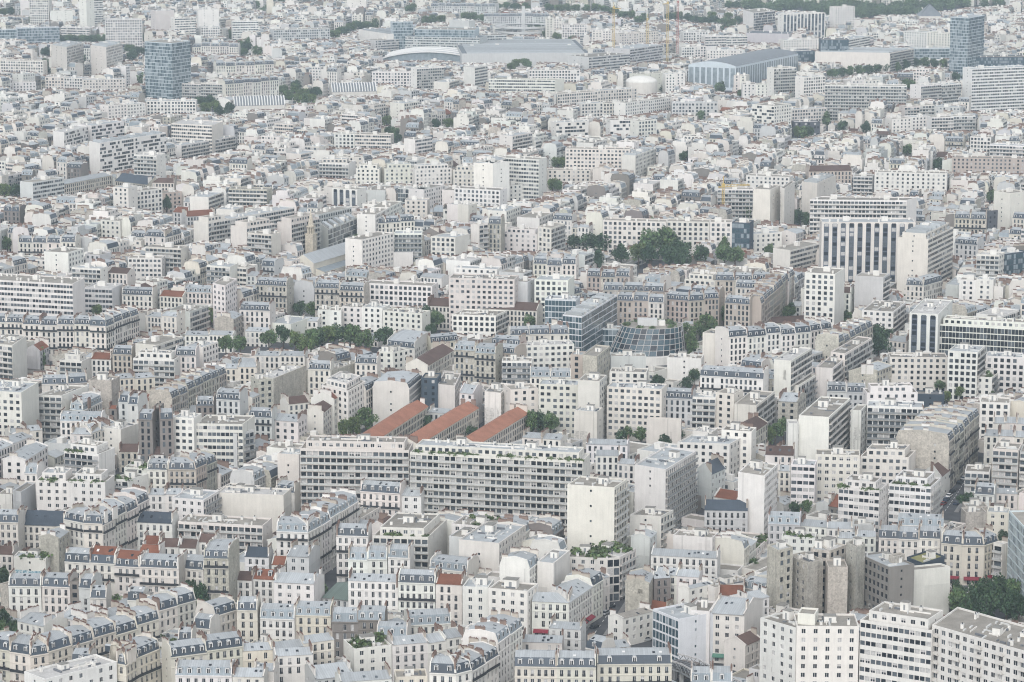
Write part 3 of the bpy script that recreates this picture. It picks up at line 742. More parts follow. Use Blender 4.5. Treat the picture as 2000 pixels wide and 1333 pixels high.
F 12 12 s=p c=c n=1 : 26.1,2084.9 58.0,2084.9
F 30 12 s=k c=w n=1 : 78.3,2257.8 100.5,2263.1
F 30 12 s=g c=w n=1 : 100.4,2252.6 115.7,2263.1
F 25 12 s=k c=w n=1 : 35.7,2285.1 61.4,2295.7
F 21 13 s=p c=c n=1 a=1 garden=1 : -140.2,2055.2 -118.1,2053.1
F 21 13 s=p c=c n=1 a=1 garden=1 : -111.6,2021.9 -94.8,2019.9
F 21 13 s=p c=c n=1 a=1 garden=1 : -91.3,2021.9 -70.1,2024.0
F 21 13 s=p c=c n=1 a=1 garden=1 : -69.1,2015.8 -43.2,2024.0
F 21 13 s=p c=c n=1 a=1 garden=1 : -41.8,2011.8 -25.6,2009.7
F 24 - s=bs c=w : -83.2,2182.0 -74.4,2176.1 -61.8,2192.9
F 18 12 s=s c=c n=1 : -125.6,2265.1 -96.7,2260.1
F 18 12 s=g c=w n=1 : -142.5,2270.2 -126.0,2267.7
F 20 13 s=g c=w n=1 : -39.4,1924.6 -8.1,1911.8
F 15 11 s=p c=w n=1 : -8.2,1971.7 16.0,1987.1
F 24 12 s=v c=w n=1 : -120.6,1894.6 -103.7,1905.6
F 24 12 s=p c=w n=1 : -88.7,1662.1 -71.1,1690.8
F 23 12 s=l c=w n=1 : -70.9,1695.3 -54.3,1695.3
F 12 10 s=b c=w n=1 : -82.6,1691.0 -59.6,1691.0
F 21 - s=gb c=c : -48.9,1696.3 -34.1,1692.0 -25.7,1706.5
F 24 - s=bl c=c : -25.4,1728.1 -20.1,1725.0 -14.8,1729.6
M 23 12 n=1 c=s : -14.7,1734.9 -6.7,1733.4
F 15 11 s=p c=w n=1 a=1 : -5.9,1751.2 15.7,1743.7
F 27 - s=gl c=c : 15.5,1696.3 23.6,1688.9 32.3,1709.0
F 24 12 s=g c=c n=1 garden=1 : 56.2,1743.4 94.9,1735.7
F 27 12 s=l c=w n=1 : 0.4,2174.0 15.7,2198.4
F 20 12 s=c c=g n=1 : -77.8,1924.6 -60.2,1917.3
F 20 12 s=p c=w n=1 : -59.9,1915.4 -45.9,1940.5
M 18 10 c=c n=3 : -88.7,1769.2 -61.4,1778.6
F 24 12 s=p c=w n=2 : -85.6,1764.6 -71.1,1826.1
F 20 12 s=p c=c n=1 : -70.8,1863.7 -55.9,1861.9
F 20 11 s=b c=c n=2 : -42.6,1846.5 -28.4,1838.0
F 22 11 s=p c=c n=2 : -130.9,2081.3 -110.1,2086.8
F 24 12 s=g c=c n=1 : 95.0,1738.8 121.7,1735.7
F 24 12 s=g c=w n=1 : 121.9,1735.7 135.4,1734.2
F 24 12 s=c c=n n=1 : 135.5,1734.2 146.1,1731.1
F 40 16 s=v c=c n=1 lab=striped v=34 : 178.8,1625.5 232.6,1624.1
F 36 - s=fs c=c v=30 a=1 garden=1 : 218.4,1593.1 234.6,1585.7 255.9,1632.8
F 33 - s=lb c=w v=20 : 187.1,1771.5 247.3,1767.4 255.7,1782.3
F 33 - s=bf c=c : 155.9,1823.4 166.4,1818.2 175.0,1842.0
F 33 - s=bf c=c : 173.8,1826.9 176.0,1823.4 186.3,1860.0
F 30 - s=bf c=c : 193.0,1881.1 202.4,1872.9 219.7,1915.7
F 24 12 s=l c=w n=1 garden=1 : 137.6,1890.0 161.3,1888.2
K 21 12 n=1 c=o : 210.9,2005.7 241.7,2009.7
F 24 12 s=p c=w n=1 vents=1 : 254.0,1980.1 303.2,1970.3
F 24 12 s=p c=w n=1 : 162.5,1960.5 191.6,1950.8
F 18 - s=bs c=c : 155.0,1669.8 164.3,1659.4 184.9,1688.8
M 24 14 c=s b=1 : 274.9,1751.2 294.1,1747.3
F 21 12 s=p c=d n=1 : 305.0,1805.9 320.1,1812.4
F 33 14 s=f c=c n=1 : 318.1,1800.9 330.8,1811.2
F 27 - s=lp c=w : 262.4,1588.3 274.8,1585.7 280.0,1596.2
F 26 12 s=c c=n n=1 : 279.4,1594.7 294.4,1605.9
M 20 11 n=1 c=g : 263.3,1674.3 276.0,1667.3
F 18 12 s=p c=o n=1 : 328.6,2111.9 384.6,2103.1
F 20 12 s=l c=g n=1 : 240.2,1988.6 253.4,1985.7
F 15 11 s=p c=w n=1 : 147.4,1745.2 168.1,1752.7
F 22 12 s=g c=w n=1 : 358.1,2214.0 373.2,2207.9
F 20 12 s=l c=w n=1 : 367.5,2177.1 393.3,2167.8
F 60 - s=cc c=e n=1 lab=bluetower v=52 : -342.6,2657.7 -314.9,2637.4 -300.8,2666.0
F 38 - s=fg c=c : -466.4,2883.9 -446.6,2857.8 -437.5,2910.4
F 38 - s=fg c=c : -426.3,2883.9 -407.0,2857.8 -397.9,2910.4
F 24 12 s=g c=c n=1 : -522.9,2868.0 -470.7,2857.8
F 22 12 s=c c=e n=1 : -596.6,3290.2 -571.7,3295.5
F 24 12 s=c c=e n=1 : -570.0,3288.3 -524.0,3304.5
F 20 12 s=s c=w n=1 : -531.0,3356.9 -495.3,3346.0
F 50 14 s=g c=c n=1 : -579.9,3433.3 -556.2,3430.1
F 52 14 s=f c=w n=1 : -517.9,3419.1 -508.4,3412.6
F 48 14 s=s c=w n=1 : -515.6,3463.7 -497.5,3473.6
F 40 14 s=g c=w n=1 : -456.9,3205.1 -416.1,3210.6
F 40 14 s=b c=c n=1 : -417.3,3341.3 -396.5,3353.1
F 38 14 s=s c=w n=1 : -384.4,3254.4 -361.7,3265.6
F 44 14 s=f c=w n=1 : -363.3,3308.1 -339.9,3314.0
F 26 14 s=g c=w n=1 : -357.6,3278.3 -335.9,3283.7
F 30 14 s=s c=w n=1 : -324.6,3312.8 -294.8,3318.4
F 30 18 s=g c=g n=1 : -266.2,3184.0 -204.7,3204.8
M 20 11 c=c : -295.5,2842.3 -239.1,2862.3
F 22 11 s=l c=c n=2 : -312.2,2653.1 -267.0,2639.2
M 22 12 c=c : -266.0,2635.8 -219.3,2674.2
F 21 12 s=p c=w n=2 : -349.2,2453.2 -320.5,2483.4
F 21 12 s=g c=w n=2 : -321.8,2498.8 -278.3,2498.8
F 14 14 s=g c=c n=2 : -457.6,2788.1 -419.4,2776.9
F 14 14 s=p c=c n=1 : -417.4,2765.8 -376.9,2773.2
F 12 12 s=p c=w n=1 : -484.4,2757.6 -463.0,2764.9
F 34 14 s=f c=w n=1 : -553.9,3426.2 -528.0,3432.3
M 16 12 c=c : -351.9,3131.4 -300.2,3126.7
F 18 20 s=s c=g n=1 : -152.5,3189.3 -120.8,3214.2
F 22 40 s=s c=g n=1 rf=grey : -119.5,3191.8 -36.1,3174.3
F 20 30 s=s c=g n=1 : -36.3,3229.6 -6.3,3239.9
F 24 60 s=b c=w n=1 rf=grey : -176.0,3269.6 -139.1,3204.5
F 30 40 s=c c=e n=1 : -108.8,3191.7 -41.6,3184.0
F 37 12 s=c c=e n=1 : -134.3,3207.7 -111.5,3213.1
F 37 12 s=b c=g n=1 : -71.4,3240.4 -48.7,3224.0
F 14 180 s=b c=g n=1 rf=grey : -54.1,3062.9 84.1,3071.9
F 21 12 s=g c=w n=1 : -136.4,2773.1 -93.3,2769.3
F 30 12 s=l c=w n=1 : -90.7,2712.3 -65.4,2727.5
F 36 - s=bs c=w : -45.4,2664.7 -34.6,2653.5 -23.0,2675.9
F 27 - s=sb c=w : -21.7,2635.6 39.6,2628.6 48.2,2642.7
F 30 12 s=g c=w n=1 : 15.8,2693.6 64.4,2697.4
F 20 12 s=g c=c n=2 : 41.1,2572.3 115.3,2622.2
F 20 12 s=g c=c n=2 : 60.6,2477.9 99.0,2493.1
F 22 12 s=p c=w n=2 : 98.5,2469.1 141.2,2523.4
M 20 14 c=g : -34.7,3530.7 45.9,3530.7
M 20 14 c=g : -105.7,3723.2 -21.0,3696.3
F 26 14 s=g c=w n=1 : 58.1,3316.4 87.3,3316.4
F 28 16 s=p c=c n=2 : 39.7,3382.5 58.9,3382.5
F 30 16 s=p c=c n=2 : 89.3,3178.8 111.3,3178.8
F 30 16 s=p c=c n=2 : 117.4,3128.2 161.9,3153.3
F 28 30 s=s c=g n=1 works=1 : 77.2,2857.2 119.9,2899.2
F 30 30 s=s c=g n=1 works=1 : 121.5,2929.6 158.1,2985.4
F 22 12 s=f c=c n=1 : 120.2,2737.8 156.1,2762.2
F 16 10 s=p c=c n=2 : -202.1,3607.7 -188.5,3607.7
F 30 12 s=f c=w n=1 : -215.1,3719.5 -189.5,3719.5
F 24 - s=ww c=e hall=1 lab=hall v=18 : 174.7,2817.6 220.0,2797.9 296.0,2946.0
F 24 - s=bl c=c rf=grey : 315.9,2967.8 392.0,2954.6 424.1,3007.8
F 64 - s=cc c=e lab=glasstower v=55 : 447.9,2916.3 464.6,2903.9 486.8,2941.6
F 22 20 s=c c=n n=1 : 455.8,2922.1 532.4,2930.6
F 43 16 s=s c=w n=1 lab=ribbon v=38 : 414.7,2563.7 470.2,2586.9
F 38 - s=bc c=w : 273.9,3387.6 282.7,3340.1 311.1,3375.6
F 38 12 s=v c=w n=1 : 314.7,3316.8 366.5,3340.1
F 38 12 s=p c=w n=1 : 388.4,3436.4 413.8,3448.9
F 36 14 s=l c=w n=1 : 273.6,2484.0 344.1,2477.5
F 34 - s=kp c=w lab=dots : 198.3,2342.4 214.9,2328.1 230.8,2345.3
F 18 12 s=g c=c n=1 : 241.7,2452.2 273.7,2467.0
F 14 12 s=g c=d n=1 : 238.1,2389.5 259.9,2392.3
F 40 12 s=l c=w n=1 : 239.6,2602.1 261.1,2613.0
F 36 12 s=g c=w n=1 : 262.2,2557.4 283.3,2571.2
F 20 12 s=g c=g n=2 : 140.5,2493.1 180.8,2493.1
F 30 14 s=l c=w n=2 : 365.0,2536.1 405.5,2566.2
F 24 20 s=c c=n n=1 : 271.6,2963.4 316.7,2981.0
F 36 20 s=c c=n n=1 : 322.3,2976.0 351.5,2976.0
F 26 20 s=s c=w n=1 : 366.1,3100.0 395.8,3153.9
F 22 14 s=g c=w n=2 : 181.9,3054.5 209.1,3059.2
F 22 14 s=p c=w n=1 : 205.7,3009.1 243.6,3009.1
F 26 16 s=g c=w n=2 : 193.0,3209.7 221.6,3214.9
F 22 16 s=s c=w n=2 : 216.4,3191.8 264.4,3204.4
F 18 40 s=b c=g n=1 rf=grey : 270.5,3293.9 318.9,3280.8
F 24 14 s=p c=w n=2 : 296.3,3117.5 338.7,3129.7
F 18 20 s=c c=e n=1 : 435.2,3079.4 474.6,3084.0
F 30 16 s=p c=w n=2 : 435.0,3166.0 480.9,3128.2
F 20 14 s=p c=w n=2 : 215.8,2660.0 241.0,2660.0
F 20 14 s=p c=w n=2 : 318.0,2695.3 350.5,2704.3
F 22 12 s=l c=c n=2 : 337.5,2439.1 364.0,2446.6
F 18 12 s=p c=w n=2 : 319.5,2383.4 353.9,2397.4
F 21 12 s=l c=w n=2 : 349.5,2362.6 387.2,2369.5
F 24 14 s=p c=c n=2 : 211.0,2707.1 222.6,2703.4
F 24 12 s=p c=w n=2 : 146.9,2721.8 166.0,2725.5
"""

TREES = """
T -168.8 913.7 14 2.6
T -165.1 904.7 14 2.5
T -167.6 901.8 14 2.5
T -110.9 953.0 14 2.7
T -107.4 944.9 14 2.6
T -182.2 989.2 5 2.1
T -181.1 996.1 5 1.2
T -181.0 1061.0 5 1.2
T -65.5 976.8 6 1.2
T -64.5 983.6 6 1.2
T 152.9 938.0 15 3.3
T 159.7 947.6 15 3.5
T 165.2 954.1 15 3.8
T 170.7 957.4 15 3.8
T 174.0 950.9 15 3.5
T 157.2 931.7 15 3
T 163.9 938.0 15 3.5
T 168.6 934.8 15 3.5
T 171.9 931.7 15 3
T 154.1 950.9 15 2.2
T 153.2 928.5 15 2.2
T 170.6 1070.3 7 1.2
T 186.1 1044.7 7 1.9
T 110.0 1039.8 5 1.9
T 88.5 1008.1 6 1.9
T 49.7 900.3 6 1.2
T 12.7 1054.8 6 1.7
T -161.6 1166.8 7 1.6
T -158.0 1164.4 7 1.6
T -183.8 1171.6 7 1.9
T -180.6 1171.6 7 1.9
T -237.5 1384.9 7 1.8
T -146.0 1181.2 7 1.6
T -196.0 1237.0 7 1.4
T -65.2 1242.0 13 4.3
T -69.8 1223.3 13 3.1
T -74.0 1218.0 13 2
T -39.0 1244.9 9 2.8
T -17.5 1223.7 9 2.5
T -90.5 1269.7 9 1.3
T 8.5 1231.1 14 3.4
T 13.1 1233.8 14 3.7
T 17.0 1228.5 14 3.4
T 70.8 1261.1 14 3.5
T 74.5 1255.6 14 3.5
T 50.6 1221.1 9 2.1
T 56.4 1218.5 9 3.1
T 72.4 1218.5 9 3.1
T 66.5 1203.2 9 2.5
T 47.6 1215.9 9 2.2
T 69.8 1334.3 9 3.1
T 89.4 1353.0 9 2.8
T 83.0 1329.7 9 2.7
T 11.1 1266.9 9 2.3
T 115.3 1215.6 12 3.4
T 119.7 1226.0 12 2.5
T 112.2 1205.3 12 2.2
T 156.9 1215.9 9 2.2
T 158.7 1208.2 9 2.2
T 166.5 1204.4 9 2.8
T 180.3 1099.0 9 3.1
T 111.4 1084.3 9 2.5
T 115.7 1086.4 9 2.3
T 200.1 1372.1 8 2.5
T 203.7 1328.0 8 2.4
T 211.6 1328.0 8 2
T 203.3 1301.2 8 2.1
T 211.1 1313.0 8 2.4
T 216.2 1334.2 8 2.1
T 216.5 1313.0 8 1.5
T 238.6 1346.6 8 1.5
T -144.8 1414.7 14 3.6
T -137.6 1414.7 14 3.6
T -124.3 1429.4 14 3.8
T -118.2 1444.5 14 4.2
T -110.2 1424.5 14 3.7
T -102.7 1434.4 14 4.6
T -94.7 1439.5 14 4.4
T -87.6 1444.5 14 4.6
T -80.9 1439.5 14 4.2
T -104.6 1409.8 14 3.2
T -130.4 1554.7 12 3
T -123.6 1537.4 12 3.1
T -116.1 1528.9 12 3.1
T -108.8 1523.2 12 2.9
T -161.9 1503.8 12 2.4
T -224.1 1514.9 12 2.7
T -235.3 1369.0 12 1.6
T -46.3 1497.1 14 4.3
T -40.2 1486.3 14 3.8
T -1.2 1508.1 14 4.8
T 4.5 1497.1 14 4.3
T 9.2 1475.7 14 2.8
T -99.9 1439.5 14 4.6
T -91.9 1444.5 14 5.1
T -83.6 1444.5 14 5.1
T -74.5 1429.4 14 4.1
T -65.7 1439.5 14 4.4
T -102.5 1424.5 14 3.7
T -42.7 1473.7 9 2.6
T -109.3 1536.3 9 2.9
T 58.6 1508.4 9 2.4
T 192.5 1469.0 16 5.6
T 189.5 1438.1 16 5.3
T 184.8 1408.3 16 4.9
T 106.3 1501.3 16 5.2
T 112.7 1495.9 16 5.7
T 116.2 1479.7 16 4
T 101.0 1463.8 16 5.1
T 89.1 1438.1 16 4.4
T 90.3 1413.2 16 3.8
T 150.0 1525.0 9 3.9
T 153.0 1536.3 9 2.9
T 161.7 1497.6 9 2.4
T 169.3 1505.7 9 2.9
T 175.1 1505.7 9 2.9
T 220.3 1565.1 9 2.2
T 181.5 1519.4 9 1.8
T 84.2 1355.6 9 2.2
T 88.3 1351.1 9 2.4
T 199.9 1431.9 7 2.3
T -277.1 2359.9 15 4.8
T -271.1 2320.9 15 4.4
T -246.6 1934.7 15 4.7
T -240.8 1916.9 15 3.9
T -351.2 1999.7 15 3.8
T -358.6 1994.9 15 3.8
T -312.9 1744.0 15 3.3
T -176.5 1793.0 15 2.1
T -235.7 1925.8 15 3.1
T 49.9 1750.9 17 6.7
T 56.4 1747.2 17 6.7
T 65.7 1696.9 17 4.9
T 76.8 1703.9 17 4.9
T 83.0 1696.9 17 4.9
T 51.1 1679.6 17 3
T 82.4 1756.7 24 8.4
T 90.4 1760.5 24 9
T 94.3 1726.9 24 7.7
T 85.1 1719.6 24 6.6
T -96.9 1816.7 13 2.9
T -96.2 1793.3 13 2.5
T -98.0 1763.0 13 3.4
T -103.6 1763.0 13 2.8
T 35.3 2163.8 13 4.8
T 43.7 2175.0 13 5.2
T 50.2 2158.2 13 4.1
T 29.4 2037.9 13 4.1
T 33.1 2028.1 13 3.2
T 19.2 2052.9 13 3.3
T -108.5 2460.2 13 3.9
T -97.8 2370.5 13 4.2
T -94.8 2331.3 13 3.7
T -102.9 2383.9 13 3.8
T -65.2 2438.9 13 3.9
T -54.4 2438.9 13 4.6
T -11.4 1744.5 13 3.1
T -115.1 2169.4 13 2.1
T 39.1 1766.9 12 3.9
T 98.5 1743.3 18 6.7
T 102.8 1721.4 18 5.9
T 101.8 1686.1 18 5.2
T 130.1 1735.9 18 4
T 128.1 1693.1 18 5.8
T 134.0 1686.1 18 4.5
T 114.5 1700.1 18 3.9
T 94.6 1693.1 18 5.8
T 151.7 1899.5 15 3.6
T 157.1 1890.8 15 4.2
T 184.7 1865.4 15 4.2
T 191.0 1869.6 15 4.8
T 194.1 1853.0 15 2.9
T 312.2 2234.4 15 4
T 323.6 2148.6 15 3.8
T 333.5 1962.1 15 3.1
T 157.1 1715.1 15 2.7
T 239.0 2366.6 15 3
T 133.0 2193.6 15 3.5
T -287.8 2625.5 14 5.3
T -279.5 2625.5 14 5.8
T -276.1 2561.9 14 5.2
T -269.6 2577.5 14 4.9
T -260.0 2531.3 14 4.8
T -255.0 2561.9 14 4.5
T -250.9 2675.3 14 4.7
T -241.7 2666.8 14 4.7
T -232.1 2692.3 14 4.2
T -224.6 2683.7 14 5.1
T -219.6 2726.9 14 5.2
T -210.4 2675.3 14 5.1
T -210.6 2744.5 14 4.8
T -198.2 2692.3 14 5.9
T -199.5 2641.9 14 4.2
T -186.9 2700.8 14 4.8
T -210.9 2771.4 14 4.4
T -186.2 2641.9 14 3.7
T -557.9 3315.9 15 5.8
T -551.7 3328.9 15 5.9
T -543.3 3328.9 15 5.9
T -534.9 3328.9 15 5.9
T -526.6 3328.9 15 5.9
T -518.2 3328.9 15 5.9
T -509.8 3328.9 15 5.9
T -501.5 3328.9 15 5.9
T -493.1 3328.9 15 5.9
T -484.7 3328.9 15 5.9
T -474.3 3328.9 15 5.9
T -515.6 3144.4 15 4.9
T -494.0 3010.7 15 4.7
T -478.8 2927.6 15 4.6
T -458.1 3076.1 15 3.9
T -442.4 2968.6 15 3.7
T -433.4 2907.6 15 3.7
T -428.9 3191.6 15 7
T -415.8 3167.8 15 7
T -412.7 3098.6 15 5.8
T -447.1 3328.9 15 5.9
T -436.2 3342.0 15 5.9
T -372.1 2829.9 15 3.9
T -298.6 3215.7 15 5.7
T -284.3 3167.8 15 5.6
T -309.0 3240.2 15 5.1
T -296.1 3144.4 15 4.9
T -297.0 3265.1 15 4.5
T -329.1 3342.0 15 4.2
T -326.6 3381.8 15 4.2
T -264.5 3098.6 15 3.9
T -210.5 3395.2 15 6
T -203.1 3450.2 15 6.1
T -197.5 3506.9 15 6.2
T -194.4 3550.7 15 5.6
T -280.7 2390.7 11 4.5
T -283.9 2431.7 11 4
T -666.0 3795.4 14 6
T -672.5 3778.6 14 5.9
T -650.7 3762.1 14 5.2
T -610.4 3618.9 14 4.1
T -602.8 3628.1 14 4.1
T -343.1 3916.8 14 5.4
T -343.4 3863.8 14 4.8
T -323.1 3795.4 14 4.8
T -324.9 4027.1 14 5
T -206.5 3450.2 15 6.5
T -198.8 3506.9 15 6.6
T -189.3 3536.0 15 6.7
T -178.2 3536.0 15 6.2
T -166.3 3565.6 15 4.9
T -109.9 3626.1 15 5.7
T -101.2 3641.6 15 5.7
T -89.8 3641.6 15 5.7
T -60.8 3688.8 15 6.5
T -49.3 3688.8 15 6.5
T -37.4 3657.2 15 6.4
T -25.7 3626.1 15 6.4
T -12.0 3610.8 15 6.3
T -0.6 3580.5 15 6.3
T 10.6 3565.6 15 6.3
T 23.8 3536.0 15 6.2
T 34.8 3521.4 15 5.5
T -20.1 3872.6 15 6.1
T -8.0 3890.2 15 6.1
T 4.2 3872.6 15 6.1
T 18.7 3872.6 15 6.1
T 50.1 3855.2 15 6
T 61.9 3837.9 15 6
T 74.3 3855.2 15 6
T 86.0 3837.9 15 6
T 100.4 3837.9 15 6.7
T 113.0 3855.2 15 6.8
T 124.0 3820.7 15 6.7
T 134.7 3786.9 15 6.7
T 144.1 3720.9 15 6.5
T 155.8 3720.9 15 6.5
T 161.0 3626.1 15 6.4
T 169.9 3672.9 15 6.5
T 42.1 3395.2 15 5.3
T 52.1 3355.1 15 5.3
T 62.2 3328.9 15 5.2
T 78.0 3290.3 15 4.5
T -137.3 3820.7 15 6.7
T -133.7 3855.2 15 6
T -90.5 3872.6 15 4.4
T -106.8 2811.4 12 3.9
T -97.6 2802.2 12 3.9
T -88.2 2783.9 12 3.5
T -82.7 2774.8 12 3.5
T -6.3 3074.6 12 4.8
T -4.5 3142.4 12 3
T 5.2 3031.0 12 5.7
T 12.9 3041.8 12 5.7
T 16.5 3009.7 12 4.7
T -0.5 2988.6 12 4.7
T -124.1 3274.5 12 5.1
T -118.4 3287.1 12 4.5
T -191.5 2704.3 12 4.3
T -187.6 2721.6 12 4.8
T -186.9 2662.0 12 3.4
T 125.6 2739.1 12 3.8
T 132.9 2748.0 12 4.3
T 142.0 2756.8 12 4.3
T 148.2 2774.8 12 4.4
T 325.1 2887.7 15 5.1
T 336.4 2907.6 15 5.5
T 346.7 2917.6 15 5.1
T 357.1 2927.6 15 5.2
T 367.6 2937.8 15 4.8
T 378.1 2948.0 15 4.8
T 388.7 2958.2 15 4.8
T 401.3 2968.6 15 4.7
T 412.9 2985.3 15 4.7
T 429.2 3021.4 15 5.3
T 438.7 3021.4 15 5.3
T 446.7 3010.7 15 4.7
T 454.6 3000.1 15 4.7
T 226.0 2720.8 15 5.1
T 232.1 2712.1 15 5.1
T 241.4 2720.8 15 4.8
T 218.1 2686.2 15 4.2
T 199.8 2738.4 15 4.3
T 204.9 2738.4 15 3.8
T 154.1 2756.2 15 3.5
T 151.6 2774.3 15 3.5
T 203.0 3688.8 15 6.5
T 215.5 3704.8 15 6.5
T 225.2 3672.9 15 6.5
T 234.8 3641.6 15 6.4
T 245.2 3626.1 15 6.4
T 256.5 3626.1 15 6.4
T 265.7 3595.6 15 6.3
T 275.8 3580.5 15 5.6
T 288.4 3626.1 15 5.7
T 279.4 3688.8 15 5.8
T 259.7 3704.8 15 5.8
T 254.8 3506.9 15 4.4
T 305.6 3908.0 15 6.1
T 295.8 3908.0 15 6.1
T 285.1 2540.8 15 4
T 283.3 2495.7 15 3.9
T 269.9 2459.3 15 3.1
T 280.6 2410.1 15 4.3
T 299.5 2396.3 15 4.2
T 248.2 2369.4 15 3.7
T 237.8 2362.7 15 3.3
T 407.4 2627.8 15 4.6
T 389.1 2765.2 15 4.9
T 446.1 2858.5 15 4
T 456.9 2858.5 15 4
T 385.4 2783.4 15 3.9
T 165.4 2488.3 15 3.5
T 368.4 3395.2 15 4.3
W 329.9 3934.8 14 5.5
W 343.1 3916.8 14 5.5
W 359.5 3934.8 14 5.5
W 372.6 3916.8 14 5.5
W 390.9 3952.9 14 5.5
W 403.9 3934.8 14 5.5
W 416.8 3916.8 14 5.5
W 431.6 3916.8 14 5.5
W 450.4 3952.9 14 5.5
W 463.1 3934.8 14 5.5
W 475.8 3916.8 14 5.5
W 484.0 3863.8 14 5.5
W 498.5 3863.8 14 5.5
W 510.8 3846.5 14 5.5
W 532.3 3899.0 14 5.5
W 328.9 3863.8 14 5.5
W 343.4 3863.8 14 5.5
W 357.9 3863.8 14 5.5
W 463.6 3795.4 14 5.5
W 475.8 3778.6 14 5.5
W 492.2 3795.4 14 5.5
W 504.2 3778.6 14 5.5
W 458.0 3729.3 14 5.5
W 379.0 3881.3 14 5.5
W 391.9 3863.8 14 5.5
W 404.6 3846.5 14 5.5
W 417.2 3829.3 14 5.5
W 421.3 3778.6 14 5.5
W 551.9 3934.8 14 5.5
W 559.3 3916.8 14 5.5
W 576.9 3971.2 14 5.5
W 532.6 3795.4 14 5.5
W 596.4 3934.8 14 5.5
W 603.5 3916.8 14 5.5
W 618.9 3952.9 14 5.5
W 578.5 3863.8 14 5.5
W 636.7 3971.2 14 5.5
W 645.7 3934.8 14 5.5
W 674.0 3971.2 14 5.5
W 523.0 3812.3 14 5.5
"""

# ------------------------------------------------------------------ parcels
NEAR, MID = 1130.0, 1900.0       # up to NEAR every window is its own part
rng = np.random.default_rng(15)
LOTS = []
STYLE = {  # bay width, window w, h, sill, recess
    'h': (2.15, 1.05, 2.05, 0.45, 0.22), 'p': (3.0, 1.3, 1.45, 0.85, 0.18), 'P': (2.5, 1.55, 1.4, 0.85, 0.15),
    's': (1.75, 1.5, 1.45, 0.85, 0.15), 'l': (2.25, 1.85, 2.0, 0.2, 0.4), 'g': (2.7, 1.65, 1.75, 0.6, 0.25),
    'v': (4.6, 2.3, 2.0, 0.5, 0.4), 'c': (1.7, 1.52, 2.55, 0.2, 0.1), 'k': (2.3, 2.2, 1.75, 0.5, 0.3), 'f': (9.0, 0.75, 0.85, 1.0, 0.15),
    'w': (3.0, 0.9, 9.0, 2.0, 0.3), 'm': (2.5, 1.6, 1.55, 0.75, 0.2)}
FLOOR = {'h': 2.95, 'c': 3.1, 'g': 2.9}

def lot(kind, quad, z, styles, c='c', roof=None, hand=False, **op):
    q = np.asarray(quad, float)
    ctr = q.mean(0)
    L = dict(kind=kind, q=q, z=z, s=styles, c=c, roof=roof, hand=hand, op=op, ctr=ctr, d=float(np.hypot(*ctr)), rr=np.random.default_rng(int(abs(ctr[0] * 31 + ctr[1] * 977)) % 99991))
    LOTS.append(L); return L

def offset_poly(P, dep):
    P = [np.asarray(p, float) for p in P]; n = len(P); O = []
    nor = []
    for i in range(n - 1):
        u = P[i + 1] - P[i]; u /= np.hypot(*u); nor.append(np.array([-u[1], u[0]]))
    for i in range(n):
        if i == 0: O.append(P[0] + nor[0] * dep)
        elif i == n - 1: O.append(P[-1] + nor[-1] * dep)
        else:
            m = nor[i - 1] + nor[i]; m /= np.hypot(*m); k = dep / max(0.45, m @ nor[i]); O.append(P[i] + m * k)
    return O

def default_style(kind): return 'p' if kind == 'F' else 'h'

PROTECT = []      # (A, B, z_lowest_seen): views the photograph keeps open
for ln in PLAN.strip().split('\n'):
    h, pts = ln.split(' : '); h = h.split(); kind, z = h[0], float(h[1])
    op = dict(a.split('=') for a in h[3:])
    P = [np.array([float(v) for v in p.split(',')]) for p in pts.split()]
    c = op.pop('c', 'c'); st = op.pop('s', default_style(kind)); n = int(op.pop('n', 0)); rd = int(op.pop('rd', -1))
    total = z + (0 if kind == 'F' else 3.5)
    if 'v' in op: zl = z - float(op.pop('v'))
    else: zl = max(z * 0.30, z - (16.0 if P[0][1] < 1450 else 10.5)) if kind == 'F' else (z * 0.4 if h[2] == '-' else z - 7.0)
    for a, b in zip(P, P[1:]): PROTECT.append((a, b, zl))
    if h[2] == '-':
        P3 = P[0] + P[2] - P[1]
        quad = [P[0], P[1], P[2], P3]; ss = [st[0], st[1 % len(st)], 'p' if kind == 'F' else 'h', 'b']
        if rd == 1: quad = quad[1:] + quad[:1]; ss = ss[1:] + ss[:1]
        lot(kind, quad, z, ss, c, hand=True, free=True, **op)
    else:
        dep = float(h[2]); O = offset_poly(P, dep); ns = len(P) - 1
        for i in range(ns):
            L = np.hypot(*(P[i + 1] - P[i]))
            m = n if (n and ns == 1) else max(1, int(round(L / (9.5 if kind != 'F' else 200))))
            if n and ns > 1: m = max(1, int(round(n * L / sum(np.hypot(*(P[j + 1] - P[j])) for j in range(ns)))))
            s1 = st[i % len(st)] if kind == 'F' else 'h'
            for k in range(m):
                t0, t1 = k / m, (k + 1) / m
                f = lambda A, B, t: A + (B - A) * t
                dz = 0.0 if m == 1 else float(rng.uniform(-0.7, 0.7))
                q = [f(P[i], P[i + 1], t0), f(P[i], P[i + 1], t1), f(O[i], O[i + 1], t1), f(O[i], O[i + 1], t0)]
                e0 = 'f' if (k == 0 and i == 0) else 'b'; e1 = 'f' if (k == m - 1 and i == ns - 1) else 'b'
                o2 = dict(op)
                if op.get('r') == 'tt': o2['r'] = 'red' if (k in (1, 2, 3)) else 'zinc'
                c2 = str(rng.choice(list('ooocs'))) if c == 'o' and kind == 'M' and m > 1 else c
                lot(kind, q, z + dz, [s1, e1, s1 if s1 not in 'bc' else 'p', e0], c2, hand=True, **o2)

